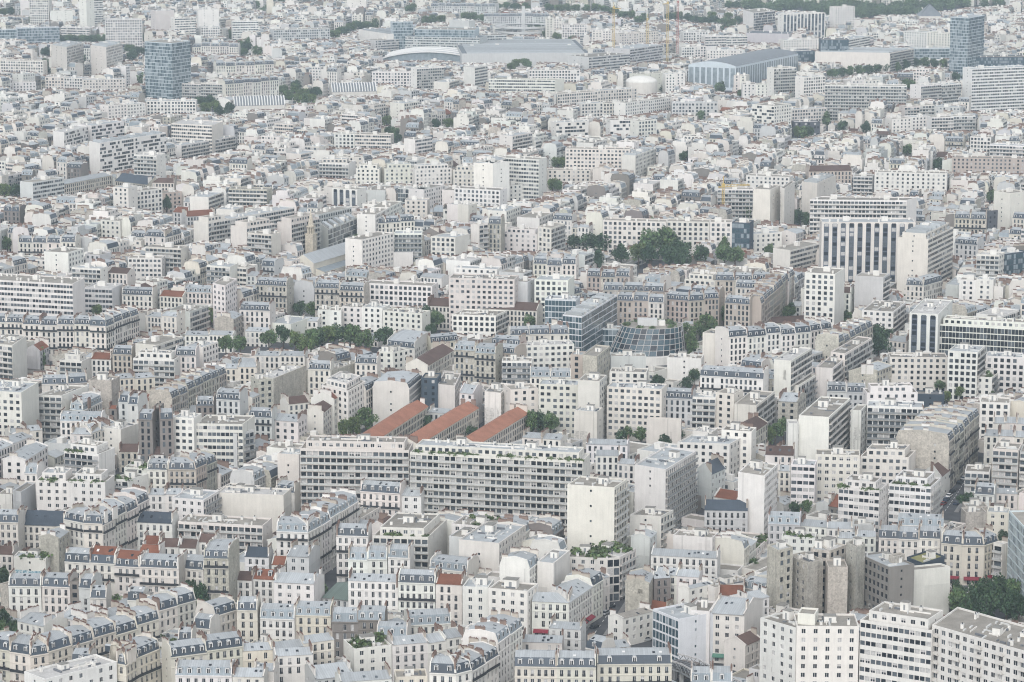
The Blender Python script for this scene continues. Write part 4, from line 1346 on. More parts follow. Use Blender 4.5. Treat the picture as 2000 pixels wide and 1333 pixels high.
# occupied ground
GX0, GY0, GS = -900.0, 780.0, 2.0
OCC = np.zeros((1000, 1900), bool)
def cells(q, shrink=0.0):
    q = np.asarray(q); c = q.mean(0); q = c + (q - c) * (1 - shrink)
    lo = np.floor((q.min(0) - (GX0, GY0)) / GS).astype(int); hi = np.ceil((q.max(0) - (GX0, GY0)) / GS).astype(int) + 1
    lo = np.clip(lo, 0, (999, 1899)); hi = np.clip(hi, 0, (999, 1899))
    X, Y = np.meshgrid(np.arange(lo[0], hi[0]), np.arange(lo[1], hi[1]), indexing='ij')
    px, py = GX0 + (X + .5) * GS, GY0 + (Y + .5) * GS; ins = np.ones(X.shape, bool)
    for i in range(len(q)):
        a, b = q[i], q[(i + 1) % len(q)]
        ins &= ((b[0] - a[0]) * (py - a[1]) - (b[1] - a[1]) * (px - a[0])) >= -0.01
    return X[ins], Y[ins]
for L in LOTS: OCC[cells(L['q'])] = True
TR = []
for ln in TREES.strip().split('\n'):
    k, x, y, t, r = ln.split(); TR.append((k, float(x), float(y), float(t), float(r)))
    x, y, t, r = TR[-1][1:]
    if k == 'W': OCC[cells([(x - 14, y - 20), (x + 14, y - 20), (x + 14, y + 20), (x - 14, y + 20)])] = True; PROTECT.append((np.array([x - 12, y - 20]), np.array([x + 12, y - 20]), 5.0))
    if k == 'T':
        s = max(2.0, r * 0.7); OCC[cells([(x - s, y - s), (x + s, y - s), (x + s, y + s), (x - s, y + s)])] = True
        PROTECT.append((np.array([x - r * .8, y]), np.array([x + r * .8, y]), t * 0.3))
SITE = {'cone': [(49.7, 1412.2), (87.6, 1417.7)],
        'dome': [(123.7, 2717.1), (141.8, 2727.8)],
        'crane1': [(105.3, 2953.5)],
        'crane2': [(145.3, 3059.5)],
        'crane3': [(166.4, 3053.4)],
        'crane4': [(183.1, 3153.8)],
        'crane5': [(137.6, 1838.8)],
        'viaduct': [(50.5, 876.5), (56.2, 870.9), (60.9, 861.1), (69.6, 843.7)],
        'church': [(-116.9, 1654.3), (-94.6, 1703.5)],
        'spire': [(-122.7, 1717.6)],
        'vault1': [(-254.7, 2605.2), (-209.4, 2614.2)],
        'vault2': [(-172.8, 2731.9), (-130.9, 2741.8)],
        'archhall': [(-140.8, 3108.0), (-41.8, 3101.7)],
        'ramp': [(13.5, 3420.1)],
        'pyramid': [(520.4, 3651.3), (548.6, 3660.4)],
        'cars': [(42.4, 921.8, 20.0), (45.4, 921.4, 20.0), (28.2, 936.5, 60.0), (34.6, 961.1, 60.0), (32.5, 953.4, 60.0), (164.3, 999.2, 5.0), (173.4, 1003.5, 5.0), (185.5, 1147.0, 62.0), (188.4, 1154.8, 62.0), (177.7, 1124.1, 62.0), (180.2, 1131.8, 62.0), (175.5, 1117.6, 62.0), (173.2, 1110.6, 62.0), (178.6, 1111.2, 62.0), (191.7, 1165.9, 62.0), (194.8, 1175.3, 62.0)]}
ROADS = [('cross_street', 10.0, [(27.7, 928.6), (30.8, 942.4), (38.8, 979.5)]),
         ('parked_street', 11.0, [(172.1, 1099.6), (181.8, 1129.6), (200.2, 1192.1)]),
         ('narrow_street', 8.0, [(-66.1, 1008.8), (-65.9, 1022.3), (-65.7, 1039.8)]),
         ('cafe_street', 12.0, [(156.2, 993.1), (165.1, 996.6), (175.5, 1003.5)])]
def strip(P, o0, o1):
    """quads of a strip along polyline P between side offsets o0 and o1 (left positive)"""
    A = offset_poly(P, o0); B = offset_poly(P, o1)
    return [[A[i], A[i + 1], B[i + 1], B[i]] for i in range(len(P) - 1)]
for nm, w, P in ROADS:
    P = [np.array(p) for p in P]
    for q in strip(P, -w / 2, w / 2): OCC[cells(q)] = True
    for a, b in zip(P, P[1:]):
        u = (b - a) / np.hypot(*(b - a)); v = np.array([-u[1], u[0]])
        for t in (0.1, 0.5, 0.9): PROTECT.append((lerp0 := a + (b - a) * t - v * w * .4, a + (b - a) * t + v * w * .4, 0.0))

# ground and views kept for the single landmarks
def keep(key, depth, zl, pad=0.0):
    p, q = [np.array(v[:2]) for v in SITE[key][:2]]; u = (q - p) / np.hypot(*(q - p)); v = np.array([-u[1], u[0]])
    p, q = p - u * pad, q + u * pad; OCC[cells([p, q, q + v * depth, p + v * depth])] = True; PROTECT.append((p, q, zl))
p_, q_ = [np.array(v) for v in SITE['cone']]; keep('cone', 45, 4.0); OCC[cells([p_ + (0, -16), q_ + (0, -16), q_ + (0, 20), p_ + (0, 20)])] = True; PROTECT.append((p_ + (0, -16), q_ + (0, -16), 1.0))
keep('church', 14, 4.0); keep('vault1', 18, 2.0); keep('vault2', 18, 2.0); keep('archhall', 90, 3.0); keep('pyramid', 20, 8.0)
for a_, b_ in zip(SITE['viaduct'], SITE['viaduct'][1:]):
    a_, b_ = np.array(a_), np.array(b_); u_ = (b_ - a_) / np.hypot(*(b_ - a_)); v_ = np.array([-u_[1], u_[0]])
    OCC[cells([a_ - v_ * 5, b_ - v_ * 5, b_ + v_ * 5, a_ + v_ * 5])] = True; PROTECT.append((a_, b_, 4.0))
for k_, r_ in (('spire', 4), ('crane1', 3), ('crane2', 3), ('crane3', 3), ('crane4', 3), ('dome', 22), ('ramp', 36)):
    x_, y_ = SITE[k_][0]; OCC[cells([(x_ - r_, y_ - r_), (x_ + r_, y_ - r_), (x_ + r_, y_ + r_), (x_ - r_, y_ + r_)])] = True
    PROTECT.append((np.array([x_ - r_, y_]), np.array([x_ + r_, y_]), 6.0))


PA = np.array([[*a, *b, z] for a, b, z in PROTECT])
P_AZ0 = np.arctan2(PA[:, 0], PA[:, 1]); P_AZ1 = np.arctan2(PA[:, 2], PA[:, 3])
PMIN, PMAX = np.minimum(P_AZ0, P_AZ1), np.maximum(P_AZ0, P_AZ1)
def max_height(q):
    """tallest thing that may stand on q without closing a view kept open"""
    best = 99.0
    pts = list(q) + [(q[i] + q[(i + 1) % 4]) / 2 for i in range(4)]
    for p in pts:
        az, d = math.atan2(p[0], p[1]), math.hypot(*p)
        k = (PMIN <= az) & (az <= PMAX)
        if not k.any(): continue
        A = PA[k]; dx, dy = math.sin(az), math.cos(az)
        ex, ey = A[:, 2] - A[:, 0], A[:, 3] - A[:, 1]
        den = dx * ey - dy * ex; den = np.where(np.abs(den) < 1e-9, 1e-9, den)
        t = (A[:, 0] * ey - A[:, 1] * ex) / den
        ok = t > d + 1
        if ok.any(): best = min(best, float((CAM_H - (CAM_H - A[ok, 4]) * (d / t[ok])).min()))
    return best

# ------------------------------------------------------------------ the rest of the street blocks
def in_view(x, y): return 835 < y < 4250 and abs(x) < y * 0.2 + 14
DIST = []
for i in range(52):
    y = 850 + (i / 52.0) ** 0.8 * 3450; x = rng.uniform(-0.2, 0.2) * y
    if y < 1500: th = 70 if x < 60 else 56
    else: th = float(rng.choice([70, 62, 66, 74, 55, 70]))
    DIST.append((x, y, math.radians(th)))
DXY = np.array([[a, b] for a, b, _ in DIST])
WSEQ = 'wwwcccccygsk'
def try_lot(kind, q, z, st, c, **op):
    q = np.asarray(q); ctr = q.mean(0)
    if not in_view(*ctr): return
    X, Y = cells(q, 0.12)
    if len(X) == 0 or OCC[X, Y].mean() > 0.10: return
    hm = max_height(q); extra = 1.0 if kind == 'F' else (5.2 if kind in 'MZ' else 3.6)
    if z + extra > hm:
        z = hm - extra
        if z < 3.0: return
        if z < 9 and kind in 'MZ': kind = 'G'; z = min(z + 1.6, 9)
        if kind == 'F': op.pop('a', None)
    OCC[cells(q)] = True
    lot(kind, q, z, st, c, **op)

def pick(y):
    r = rng.random(); far = y > 2300
    if r < (0.28 if far else 0.30): return 'M'
    if r < (0.46 if far else 0.45): return 'Z'
    if r < (0.72 if far else 0.74): return 'G'
    if r < (0.77 if far else 0.79): return 'R' if rng.random() < 0.35 else 'K'
    return 'F'
def row(A, B, dep, ht):
    """a terrace from A to B, houses on the left of the direction"""
    L = np.hypot(*(B - A)); u = (B - A) / L; v = np.array([-u[1], u[0]]); s = 0.0
    while s < L - 5:
        w = float(rng.uniform(6.5, 13.5)); kind = pick(A[1])
        if kind == 'F' and rng.random() < 0.45: w = float(rng.uniform(14, 28))
        if s + w > L - 6: w = L - s
        z = {'M': 18.0, 'Z': 17.0, 'G': 14.0, 'R': 11.0, 'K': 11.0, 'F': 20.0}[kind] + float(rng.normal(0, 2.4)) + ht
        z = max(6.0, z)
        d = dep * float(rng.uniform(0.85, 1.15)) * (1.15 if kind == 'F' else 1)
        a, b = A + u * s, A + u * (s + w)
        st = str(rng.choice(list('pPgsslmmpf'))) if kind == 'F' else 'h'
        op = {}
        if kind == 'F' and rng.random() < 0.35: op['a'] = '1'
        if kind == 'F' and rng.random() < 0.25: op['garden'] = '1'
        if kind in 'MZ' and rng.random() < 0.4: op['b'] = '1'
        if kind in 'G' and rng.random() < 0.15: op['sky'] = '1'
        e = [('f' if rng.random() < 0.3 else 'b') for _ in range(2)]
        try_lot(kind, [a, b, b + v * d, a + v * d], z, [st, e[0], st, e[1]], str(rng.choice(list(WSEQ if kind != 'F' else 'wwwwccg'))), **op)
        s += w
for di, (cx, cy, th) in enumerate(DIST):
    u = np.array([math.cos(th), math.sin(th)]); v = np.array([-u[1], u[0]]); R = 330
    xs = -R
    while xs < R:
        bw = float(rng.uniform(60, 120)); ys = -R
        while ys < R:
            bd = float(rng.uniform(40, 60))
            o = np.array([cx, cy]) + u * xs + v * ys; C = o + u * bw / 2 + v * bd / 2
            if in_view(*C) or in_view(*o) or in_view(*(o + u * bw)) or in_view(*(o + v * bd)):
                if np.argmin(((DXY - C) ** 2).sum(1)) == di:
                    p = [o, o + u * bw, o + u * bw + v * bd, o + v * bd]; ht = float(rng.normal(0, 1.2))
                    row(p[0], p[1], 12, ht); row(p[2], p[3], 12, ht)
                    row(p[1] + v * 13, p[2] - v * 13, 11, ht); row(p[3] - v * 13, p[0] + v * 13, 11, ht)
                    m = 15; cd = bd - 26 - 9      # wings and back buildings in the courts
                    if cd > 6: row(o + u * m + v * (13 + 4.5), o + u * (bw - m) + v * (13 + 4.5), min(cd, 13), ht - 2.5)
            ys += bd + float(rng.uniform(7, 10))
        xs += bw + float(rng.uniform(8, 11))
# lots squeezed into leftover gaps
for k in range(14000):
    y = 860 + 3350 * rng.random() ** (1.3 if k < 5200 else 5.0); x = rng.uniform(-0.195, 0.195) * y
    i = int(np.argmin(((DXY - (x, y)) ** 2).sum(1))); th = DIST[i][2] + (0 if rng.random() < .5 else -math.pi / 2)
    u = np.array([math.cos(th), math.sin(th)]); v = np.array([-u[1], u[0]]); w = rng.uniform(9, 15) if k < 5200 else rng.uniform(5, 11); d = rng.uniform(8, 11) if k < 5200 else rng.uniform(5, 8.5)
    a = np.array([x, y])
    ij = ((np.array([a + u * w * .5 + v * d * .5, a + u * w * .2 + v * d * .3, a + u * w * .8 + v * d * .7]) - (GX0, GY0)) / GS).astype(int)
    if OCC[ij[:, 0], ij[:, 1]].any(): continue
    kind = pick(y); z = {'M': 16, 'Z': 15, 'G': 12, 'R': 9, 'K': 9, 'F': 15}[kind] + rng.normal(0, 2.5)
    st = 'p' if kind == 'F' else 'h'
    try_lot(kind, [a, a + u * w, a + u * w + v * d, a + v * d], float(z), [st, 'f', st, 'b'], str(rng.choice(list(WSEQ))))

# ------------------------------------------------------------------ facades and roofs
class Target:
    def __init__(self, tier, stuff=None):
        self.tier = tier
        self.wall = stuff if stuff else MB(); self.roof = stuff if stuff else MB(); self.glass = stuff if stuff else MB()
        self.parts = []      # (name, mesh, loc, rz, scale)
        self.nwin = 0; self.ndorm = 0; self.nchim = 0

def wallmat(c): return 'stone' if c in 's' else 'plaster'
PANE_SETS = {'n': ('glass', 'glass_pale', 'curtain', 'glass_pale'), 'b': ('glass_blue', 'glass_sky', 'glass_blue', 'glass_sky')}

def facade(T, A, B, z0, z1, st, c, col, rr, balc=(), fh=None, vis=True):
    A = np.asarray(A, float); B = np.asarray(B, float); D = B - A; L = float(np.hypot(*D)); u = D / L; n = np.array([u[1], -u[0]])
    wm = wallmat(c); guard = rr.random() < 0.7
    def Q(s0, s1, a, b, dep):
        s0, s1, a, b = np.broadcast_arrays(*[np.asarray(v, float) for v in (s0, s1, a, b)])
        s0, s1, a, b = s0.ravel(), s1.ravel(), a.ravel(), b.ravel()
        o = A - n * dep
        p = lambda s, z: np.column_stack([o[0] + u[0] * s, o[1] + u[1] * s, z])
        return np.stack([p(s0, a), p(s1, a), p(s1, b), p(s0, b)], 1)
    def U(s0, s1, a, b):
        s0, s1, a, b = [np.ravel(v) for v in np.broadcast_arrays(*[np.asarray(v, float) for v in (s0, s1, a, b)])]
        return np.stack([np.column_stack([s0, a]), np.column_stack([s1, a]), np.column_stack([s1, b]), np.column_stack([s0, b])], 1)
    def wallq(s0, s1, a, b, dep=0.0, m=None, cc=None):
        if np.ndim(s0) == 0:
            o = A - n * dep; x0, y0, x1, y1 = o[0] + u[0] * s0, o[1] + u[1] * s0, o[0] + u[0] * s1, o[1] + u[1] * s1
            T.wall.quads([[(x0, y0, a), (x1, y1, a), (x1, y1, b), (x0, y0, b)]], m or wm, col if cc is None else cc, [[(s0, a), (s1, a), (s1, b), (s0, b)]])
            return
        T.wall.quads(Q(s0, s1, a, b, dep), m or wm, col if cc is None else cc, U(s0, s1, a, b))
    def scars(L, z0, z1):
        """traces on a blank party wall: the ghost of a lower neighbour, patched render, flue runs"""
        cc = np.asarray(col)
        if rr.random() < 0.55:
            t = z0 + (z1 - z0) * rr.uniform(0.3, 0.75); f0, f1 = (0.0, rr.uniform(0.5, 1)) if rr.random() < .5 else (rr.uniform(0, 0.5), 1.0)
            wallq(L * f0, L * f1, z0, t, -0.015, 'stone' if rr.random() < .4 else wm, cc * rr.uniform(0.84, 0.96))
        for _ in range(int(rr.integers(0, 3))):
            p, w_, zt_ = rr.uniform(0.1, 0.8) * L, rr.uniform(0.8, 3.0), rr.uniform(0.4, 0.98)
            wallq(p, min(L, p + w_), z0 + (z1 - z0) * (zt_ - rr.uniform(0.1, 0.35)), z0 + (z1 - z0) * zt_, -0.02, wm, cc * rr.uniform(0.86, 1.06))
        for _ in range(int(rr.integers(0, 3))):
            p = rr.uniform(0.08, 0.92) * L; wallq(p - 0.28, p + 0.28, z0 + 3, z1, -0.03, wm, cc * rr.uniform(0.78, 0.95))
    facing = -(n @ (A + B) / 2) / np.hypot(*((A + B) / 2))      # towards the viewpoint?
    if st == 'b' or L < 2.2 or facing < -0.25 or not vis or z1 - z0 < 2.2:
        wallq(0, L, z0, z1)
        if T.tier < 2 and facing > -0.25 and L > 4 and z1 > 7 and vis: scars(L, z0, z1)
        return
    if st == 'w':
        wallq(0, L, z0, z1); k = max(2, int(L / 6)); s = (np.arange(k) + .5) * L / k
        T.wall.quads(Q(s - L / k * .36, s + L / k * .36, z0 + 3, z1 - 2.0, -0.05), 'glass_sky'); return
    bw, ww, wh, sill, rec = STYLE[st]
    fh = fh or FLOOR.get(st, 2.8)
    if st in 'hpPgm': bw *= float(rr.uniform(0.92, 1.12))
    nf = max(1, int(round((z1 - z0 - 0.6) / fh))); fh2 = (z1 - z0 - 0.5) / nf if nf < 3 else fh
    zb = z1 - 0.45 - nf * fh2
    nb = max(1, int((L - 0.7) / bw)); 
    if st == 'f': nb = max(1, min(2, int(L / 9)))
    bw2 = L / nb if st in 'cslk' else min(bw * 1.15, (L - 0.6) / nb)
    m0 = (L - nb * bw2) / 2
    cx = m0 + (np.arange(nb) + 0.5) * bw2
    if st in 'slck': ww = min(ww * bw2 / bw, bw2 - 0.18)
    zz = zb + np.arange(nf) * fh2 + sill
    if wh > fh2 - 0.3: wh = fh2 - 0.35
    if st == 'f' : zz = zz[::1]
    S, Z = np.meshgrid(cx, zz); S, Z = S.ravel(), Z.ravel()
    keep = np.ones(len(S), bool)
    if st in 'hpPg': keep = rr.random(len(S)) > 0.035
    if st == 'k': keep = rr.random(len(S)) > 0.42
    if st == 'f': keep = rr.random(len(S)) > 0.25
    s0, s1, a, b = S - ww / 2, S + ww / 2, Z, Z + wh
    blue = c in 'uex' or (st == 'c' and c in 'n')
    pset = PANE_SETS['b' if blue else 'n']
    pr = ((0.5, 0.9) if c != 'u' else (0.8, 0.97)) if blue else (0.4, 0.75) if T.tier == 2 else ((0.34, 0.66) if st in 'lsP' else (0.72, 0.90))
    pk = rr.random(len(S)) * (0.5 if st == 'k' else 1); pidx = np.where(pk < pr[0], 0, np.where(pk < pr[1], 1, np.where(pk < pr[1] + (1 - pr[1]) * 0.55, 2, 3)))
    if T.tier == 0:
        # wall pierced by the openings
        e = np.concatenate([[0], np.column_stack([cx - ww / 2, cx + ww / 2]).ravel(), [L]])
        wallq(e[0::2], e[1::2], z0, z1)
        top = np.concatenate([[z0], zz + wh]); bot = np.concatenate([zz, [z1]])
        SS, TT = np.meshgrid(cx, np.arange(nf + 1)); SS, TT = SS.ravel(), TT.ravel()
        wallq(SS - ww / 2, SS + ww / 2, top[TT], bot[TT])
        k0 = ~keep
        if k0.any(): wallq(s0[k0], s1[k0], a[k0], b[k0], 0.06)
        s0, s1, a, b, S2, pidx = s0[keep], s1[keep], a[keep], b[keep], S[keep], pidx[keep]
        o = A; i_ = A - n * rec
        def P(base, s, z): return np.column_stack([base[0] + u[0] * s, base[1] + u[1] * s, z])
        rv = [np.stack([P(o, s0, a), P(i_, s0, a), P(i_, s0, b), P(o, s0, b)], 1), np.stack([P(i_, s1, a), P(o, s1, a), P(o, s1, b), P(i_, s1, b)], 1),
              np.stack([P(o, s0, a), P(o, s1, a), P(i_, s1, a), P(i_, s0, a)], 1), np.stack([P(i_, s0, b), P(i_, s1, b), P(o, s1, b), P(o, s0, b)], 1)]
        T.wall.quads(np.concatenate(rv), wm, col)
        rz = math.atan2(u[1], u[0])
        tm = T_BLUE if blue else (T_WINH if st == 'h' and guard else T_WIN if st in 'hpPm' else T_PANE)
        for j in range(len(S2)):
            if T.nwin < 298:
                x, y = i_ + u * S2[j]
                T.parts.append(('window', tm[pidx[j]], (x, y, a[j]), rz, (ww, 1, wh))); T.nwin += 1
            else:
                T.glass.quads(Q(s0[j], s1[j], a[j], b[j], rec - 0.02), pset[pidx[j]])
        if st == 'h':        # sills and string courses
            for zc in (zb + fh2, zb + (nf - 1) * fh2):
                if zc > z0 + 1: T.wall.quads(box_quads([A + u * L / 2 + n * 0.06], u, L / 2 - 0.02, 0.07, zc - 0.08, zc + 0.10, True), wm, np.asarray(col) * 1.03)
    else:
        wallq(0, L, z0, z1)
        if st == 'v': T.wall.quads(Q(cx - ww / 2 - .3, cx + ww / 2 + .3, z0 + 2, z1 - 1.2, -0.03), 'plaster', srgb('5a616c'))
        s0, s1, a, b, pidx = s0[keep], s1[keep], a[keep], b[keep], pidx[keep]
        mm = np.array([MAT[x] for x in pset])[pidx]
        T.glass.quads(Q(s0, s1, a, b, -0.06), mm)
        T.nwin += len(s0)
    # balconies
    rows = []
    if st == 'm':
        off = int(rr.integers(0, 3)); mt = str(rr.choice(['plaster', 'rail_grey', 'rail_pale']))
        for i in range(nf):
            for j in range(off, nb, 3):
                zf = zb + i * fh2 + 0.05; wd = bw2 * 0.96
                if T.tier == 0:
                    x, y = A + u * cx[j] + n * 1.0; T.parts.append(('balcony', T_BALC[mt], (x, y, zf), math.atan2(u[1], u[0]), (wd, 0.98, 0.85)))
                else:
                    T.wall.quads(box_quads([A + u * cx[j] + n * 0.5], u, wd / 2, 0.5, zf - 0.16, zf, True), 'plaster', srgb('cfcac2'))
                    T.wall.quads(box_quads([A + u * cx[j] + n * 0.97], u, wd / 2, 0.05, zf, zf + 0.85), mt, srgb('d2cec8'))
    if st == 'l': rows = [(i, 0.95, 'rail_pale' if c == 'c' else str(rr.choice(['plaster', 'rail_grey', 'rail_pale']))) for i in range(nf)]
    elif st == 'h': rows = [(i, 0.42, 'iron') for i in balc if 0 <= i < nf]
    pm = rows[0][2] if rows else None
    for i, dp, mt in rows:
        zf = zb + i * fh2 + 0.05
        mt = pm
        hgt = 0.95 if st == 'h' else 0.8
        if T.tier == 0:
            x, y = A + u * L / 2 + n * dp
            T.parts.append(('balcony', T_BALC[mt], (x, y, zf), math.atan2(u[1], u[0]), (L - 0.1, dp - 0.02, hgt)))
        else:
            q = box_quads([A + u * L / 2 + n * dp / 2], u, L / 2 - 0.05, dp / 2, zf - 0.16, zf, True)
            T.wall.quads(q, 'plaster', srgb('cfcac2'))
            q = box_quads([A + u * L / 2 + n * dp], u, L / 2 - 0.05, 0.05, zf, zf + hgt)
            T.wall.quads(q, mt, srgb('d2cec8'))

def lerp(a, b, t): return a + (b - a) * t
def v3(p, z): return (float(p[0]), float(p[1]), float(z))

def roof_profile(T, q, z, prof, mats, cols, c, col):
    """roof over quad q (front a-b, back d-c) from a profile [(t across depth, rise)], gable walls at both ends"""
    a, b, cc, d = q; L = float(np.hypot(*(b - a)))
    s = 0.0
    for i in range(len(prof) - 1):
        (t0, r0), (t1, r1) = prof[i], prof[i + 1]
        P = [v3(lerp(a, d, t0), z + r0), v3(lerp(b, cc, t0), z + r0), v3(lerp(b, cc, t1), z + r1), v3(lerp(a, d, t1), z + r1)]
        dl = math.hypot((t1 - t0) * float(np.hypot(*(d - a))), r1 - r0)
        T.roof.quads([P], mats[i], cols[i], [[(0, s), (L, s), (L, s + dl), (0, s + dl)]]); s += dl
    n = len(prof)
    for (e, f, flip) in ((a, d, False), (b, cc, True)):
        X = [v3(lerp(e, f, t), z + r) for t, r in prof]
        base = [v3(lerp(e, f, t), z) for t, _ in prof]
        for i in range(n - 1):
            qd = [X[i], base[i], base[i + 1], X[i + 1]]
            if flip: qd = qd[::-1]
            T.wall.quads([qd], wallmat(c), col)

def upstands(T, q, z, prof, c, col, rr):
    """low party walls standing proud of the roof at both ends of a house"""
    a, b, cc, d = q; wv = (b - a) / np.hypot(*(b - a)); hh, th = float(rr.uniform(0.25, 0.6)), 0.35
    pc = np.asarray(col) * rr.uniform(0.9, 1.05)
    for (e, f, s) in ((a, d, 1), (b, cc, -1)):
        for (t0, r0), (t1, r1) in zip(prof, prof[1:]):
            p0, p1 = lerp(e, f, t0), lerp(e, f, t1); o = wv * th * s
            A0, A1, B0, B1 = v3(p0, z + r0 + hh), v3(p1, z + r1 + hh), v3(p0 + o, z + r0 + hh), v3(p1 + o, z + r1 + hh)
            dn = lambda p: (p[0], p[1], p[2] - hh - 0.1)
            F = [[A0, B0, B1, A1], [B0, dn(B0), dn(B1), B1]]
            if T.tier < 2: F.append([dn(A0), A0, A1, dn(A1)])
            if s < 0: F = [f_[::-1] for f_ in F]
            T.roof.quads(F, 'plaster', pc)

def add_chimneys(T, L, q, z, rise, rr):
    a, b, cc, d = q; dv = d - a; D = float(np.hypot(*dv)); dv = dv / D; rz = math.atan2(dv[1], dv[0])
    k = int(rr.integers(0, 4))
    for (e, inn) in ((a, b), (b, a)):
        w = (inn - e); w = w / np.hypot(*w)
        for t in ((0.22, 0.5, 0.78) if D > 9 else (0.35, 0.7)):
            if rr.random() < 0.3: continue
            n = int(rr.choice([5, 5, 8, 8])) if D > 8 else 5
            p = e + w * 0.3 + dv * D * (t + rr.uniform(-0.06, 0.06))
            zz = z + rise * (0.72 if t != 0.5 else 0.85)
            T.nchim += 1
            if T.tier <= 1: T.parts.append(('chimney', T_CHIM[(n, k)], (p[0], p[1], zz), rz, (1, 1, 1)))
            else:
                Lc = n * 0.21
                T.roof.quads(box_quads([p], dv, Lc, 0.25, zz - 2, zz + 1.4), 'plaster', CHIMC[k])
                T.roof.quads(box_quads([p], dv, Lc * 0.92, 0.13, zz + 1.4, zz + 1.95), 'pot')

def add_dormers(T, p0, p1, z, inset, cname, rr, every=3.1, number=None):
    """dormers standing on the mansard slope above the edge p0-p1 (inset: direction and distance inward)"""
    D = p1 - p0; L = float(np.hypot(*D)); u = D / L; n = np.array([u[1], -u[0]])
    mid = (p0 + p1) / 2
    if -(n @ mid) / np.hypot(*mid) < -0.25: return
    k = number or max(1, int((L - 1.2) / every)); rz = math.atan2(u[1], u[0]); v = int(rr.random() < 0.3)
    for i in range(k):
        s = (i + 0.5) * L / k
        p = p0 + u * s - n * 0.3; T.ndorm += 1
        if T.tier == 0: T.parts.append(('dormer', T_DORM[cname][v], (p[0], p[1], z + 0.35), rz, (1, 1, 1)))
        else:
            w, h, dd = 0.68, 1.8, 1.3
            o = np.array([p[0], p[1]]); F = lambda s_, y_, z_: v3(o + u * s_ - n * y_, z + 0.35 + z_)
            T.roof.quads([[F(-w, 0, 0), F(w, 0, 0), F(w, 0, h), F(-w, 0, h)]], 'white_frame')
            T.roof.quads([[F(-w * .62, -.04, .2), F(w * .62, -.04, .2), F(w * .62, -.04, h - .2), F(-w * .62, -.04, h - .2)]], 'glass')
            T.roof.quads([[F(-w, dd, 0), F(-w, 0, 0), F(-w, 0, h), F(-w, dd, h)], [F(w, 0, 0), F(w, dd, 0), F(w, dd, h), F(w, 0, h)]], 'slate', ROOFC[cname])
            T.roof.quads([[F(-w - .1, -.1, h), F(w + .1, -.1, h), F(w + .1, dd, h + .15), F(-w - .1, dd, h + .15)]], 'zinc', ROOFC['zinc'])

def skylights(T, q, z, prof, rr):
    if T.tier > 1: return
    a, b, cc, d = q; W = float(np.hypot(*(b - a))); D = float(np.hypot(*(d - a)))
    for _ in range(int(W / 2.6)):
        if rr.random() < 0.3: continue
        i = 0 if rr.random() < 0.75 else len(prof) - 2
        (t0, r0), (t1, r1) = prof[i], prof[i + 1]; s = rr.uniform(0.1, 0.9); k = rr.uniform(0.25, 0.7); w = 0.42 / W; h = 0.55 / D
        tm_ = t0 + (t1 - t0) * k
        def P(s_, t_):
            return v3(lerp(lerp(a, b, s_), lerp(d, cc, s_), t_), z + r0 + (r1 - r0) * (t_ - t0) / (t1 - t0) + 0.07)
        T.roof.quads([[P(s - w, tm_ - h), P(s + w, tm_ - h), P(s + w, tm_ + h), P(s - w, tm_ + h)]], 'glass' if rr.random() < .5 else ('glass_pale' if rr.random() < .6 else 'white_frame'))

def inset_quad(q, m):
    """shrink a convex quad by m metres"""
    q = np.asarray(q); n = 4; out = []
    for i in range(n):
        p, a, b = q[i], q[i - 1], q[(i + 1) % n]
        u = (p - a) / np.hypot(*(p - a)); w = (b - p) / np.hypot(*(b - p))
        nu, nw = np.array([-u[1], u[0]]), np.array([-w[1], w[0]])
        k = nu + nw; k /= np.hypot(*k); out.append(p + k * m / max(0.5, k @ nu))
    return np.array(out)

def plants(T, pts, rr, sc=1.0):
    for p in pts:
        s = sc * float(rr.uniform(0.7, 1.4))
        if T.tier <= 1: T.parts.append(('potted_shrub', T_PLANT[int(rr.integers(0, 3))], tuple(p), float(rr.uniform(0, 6)), (s * 1.2, s, s)))

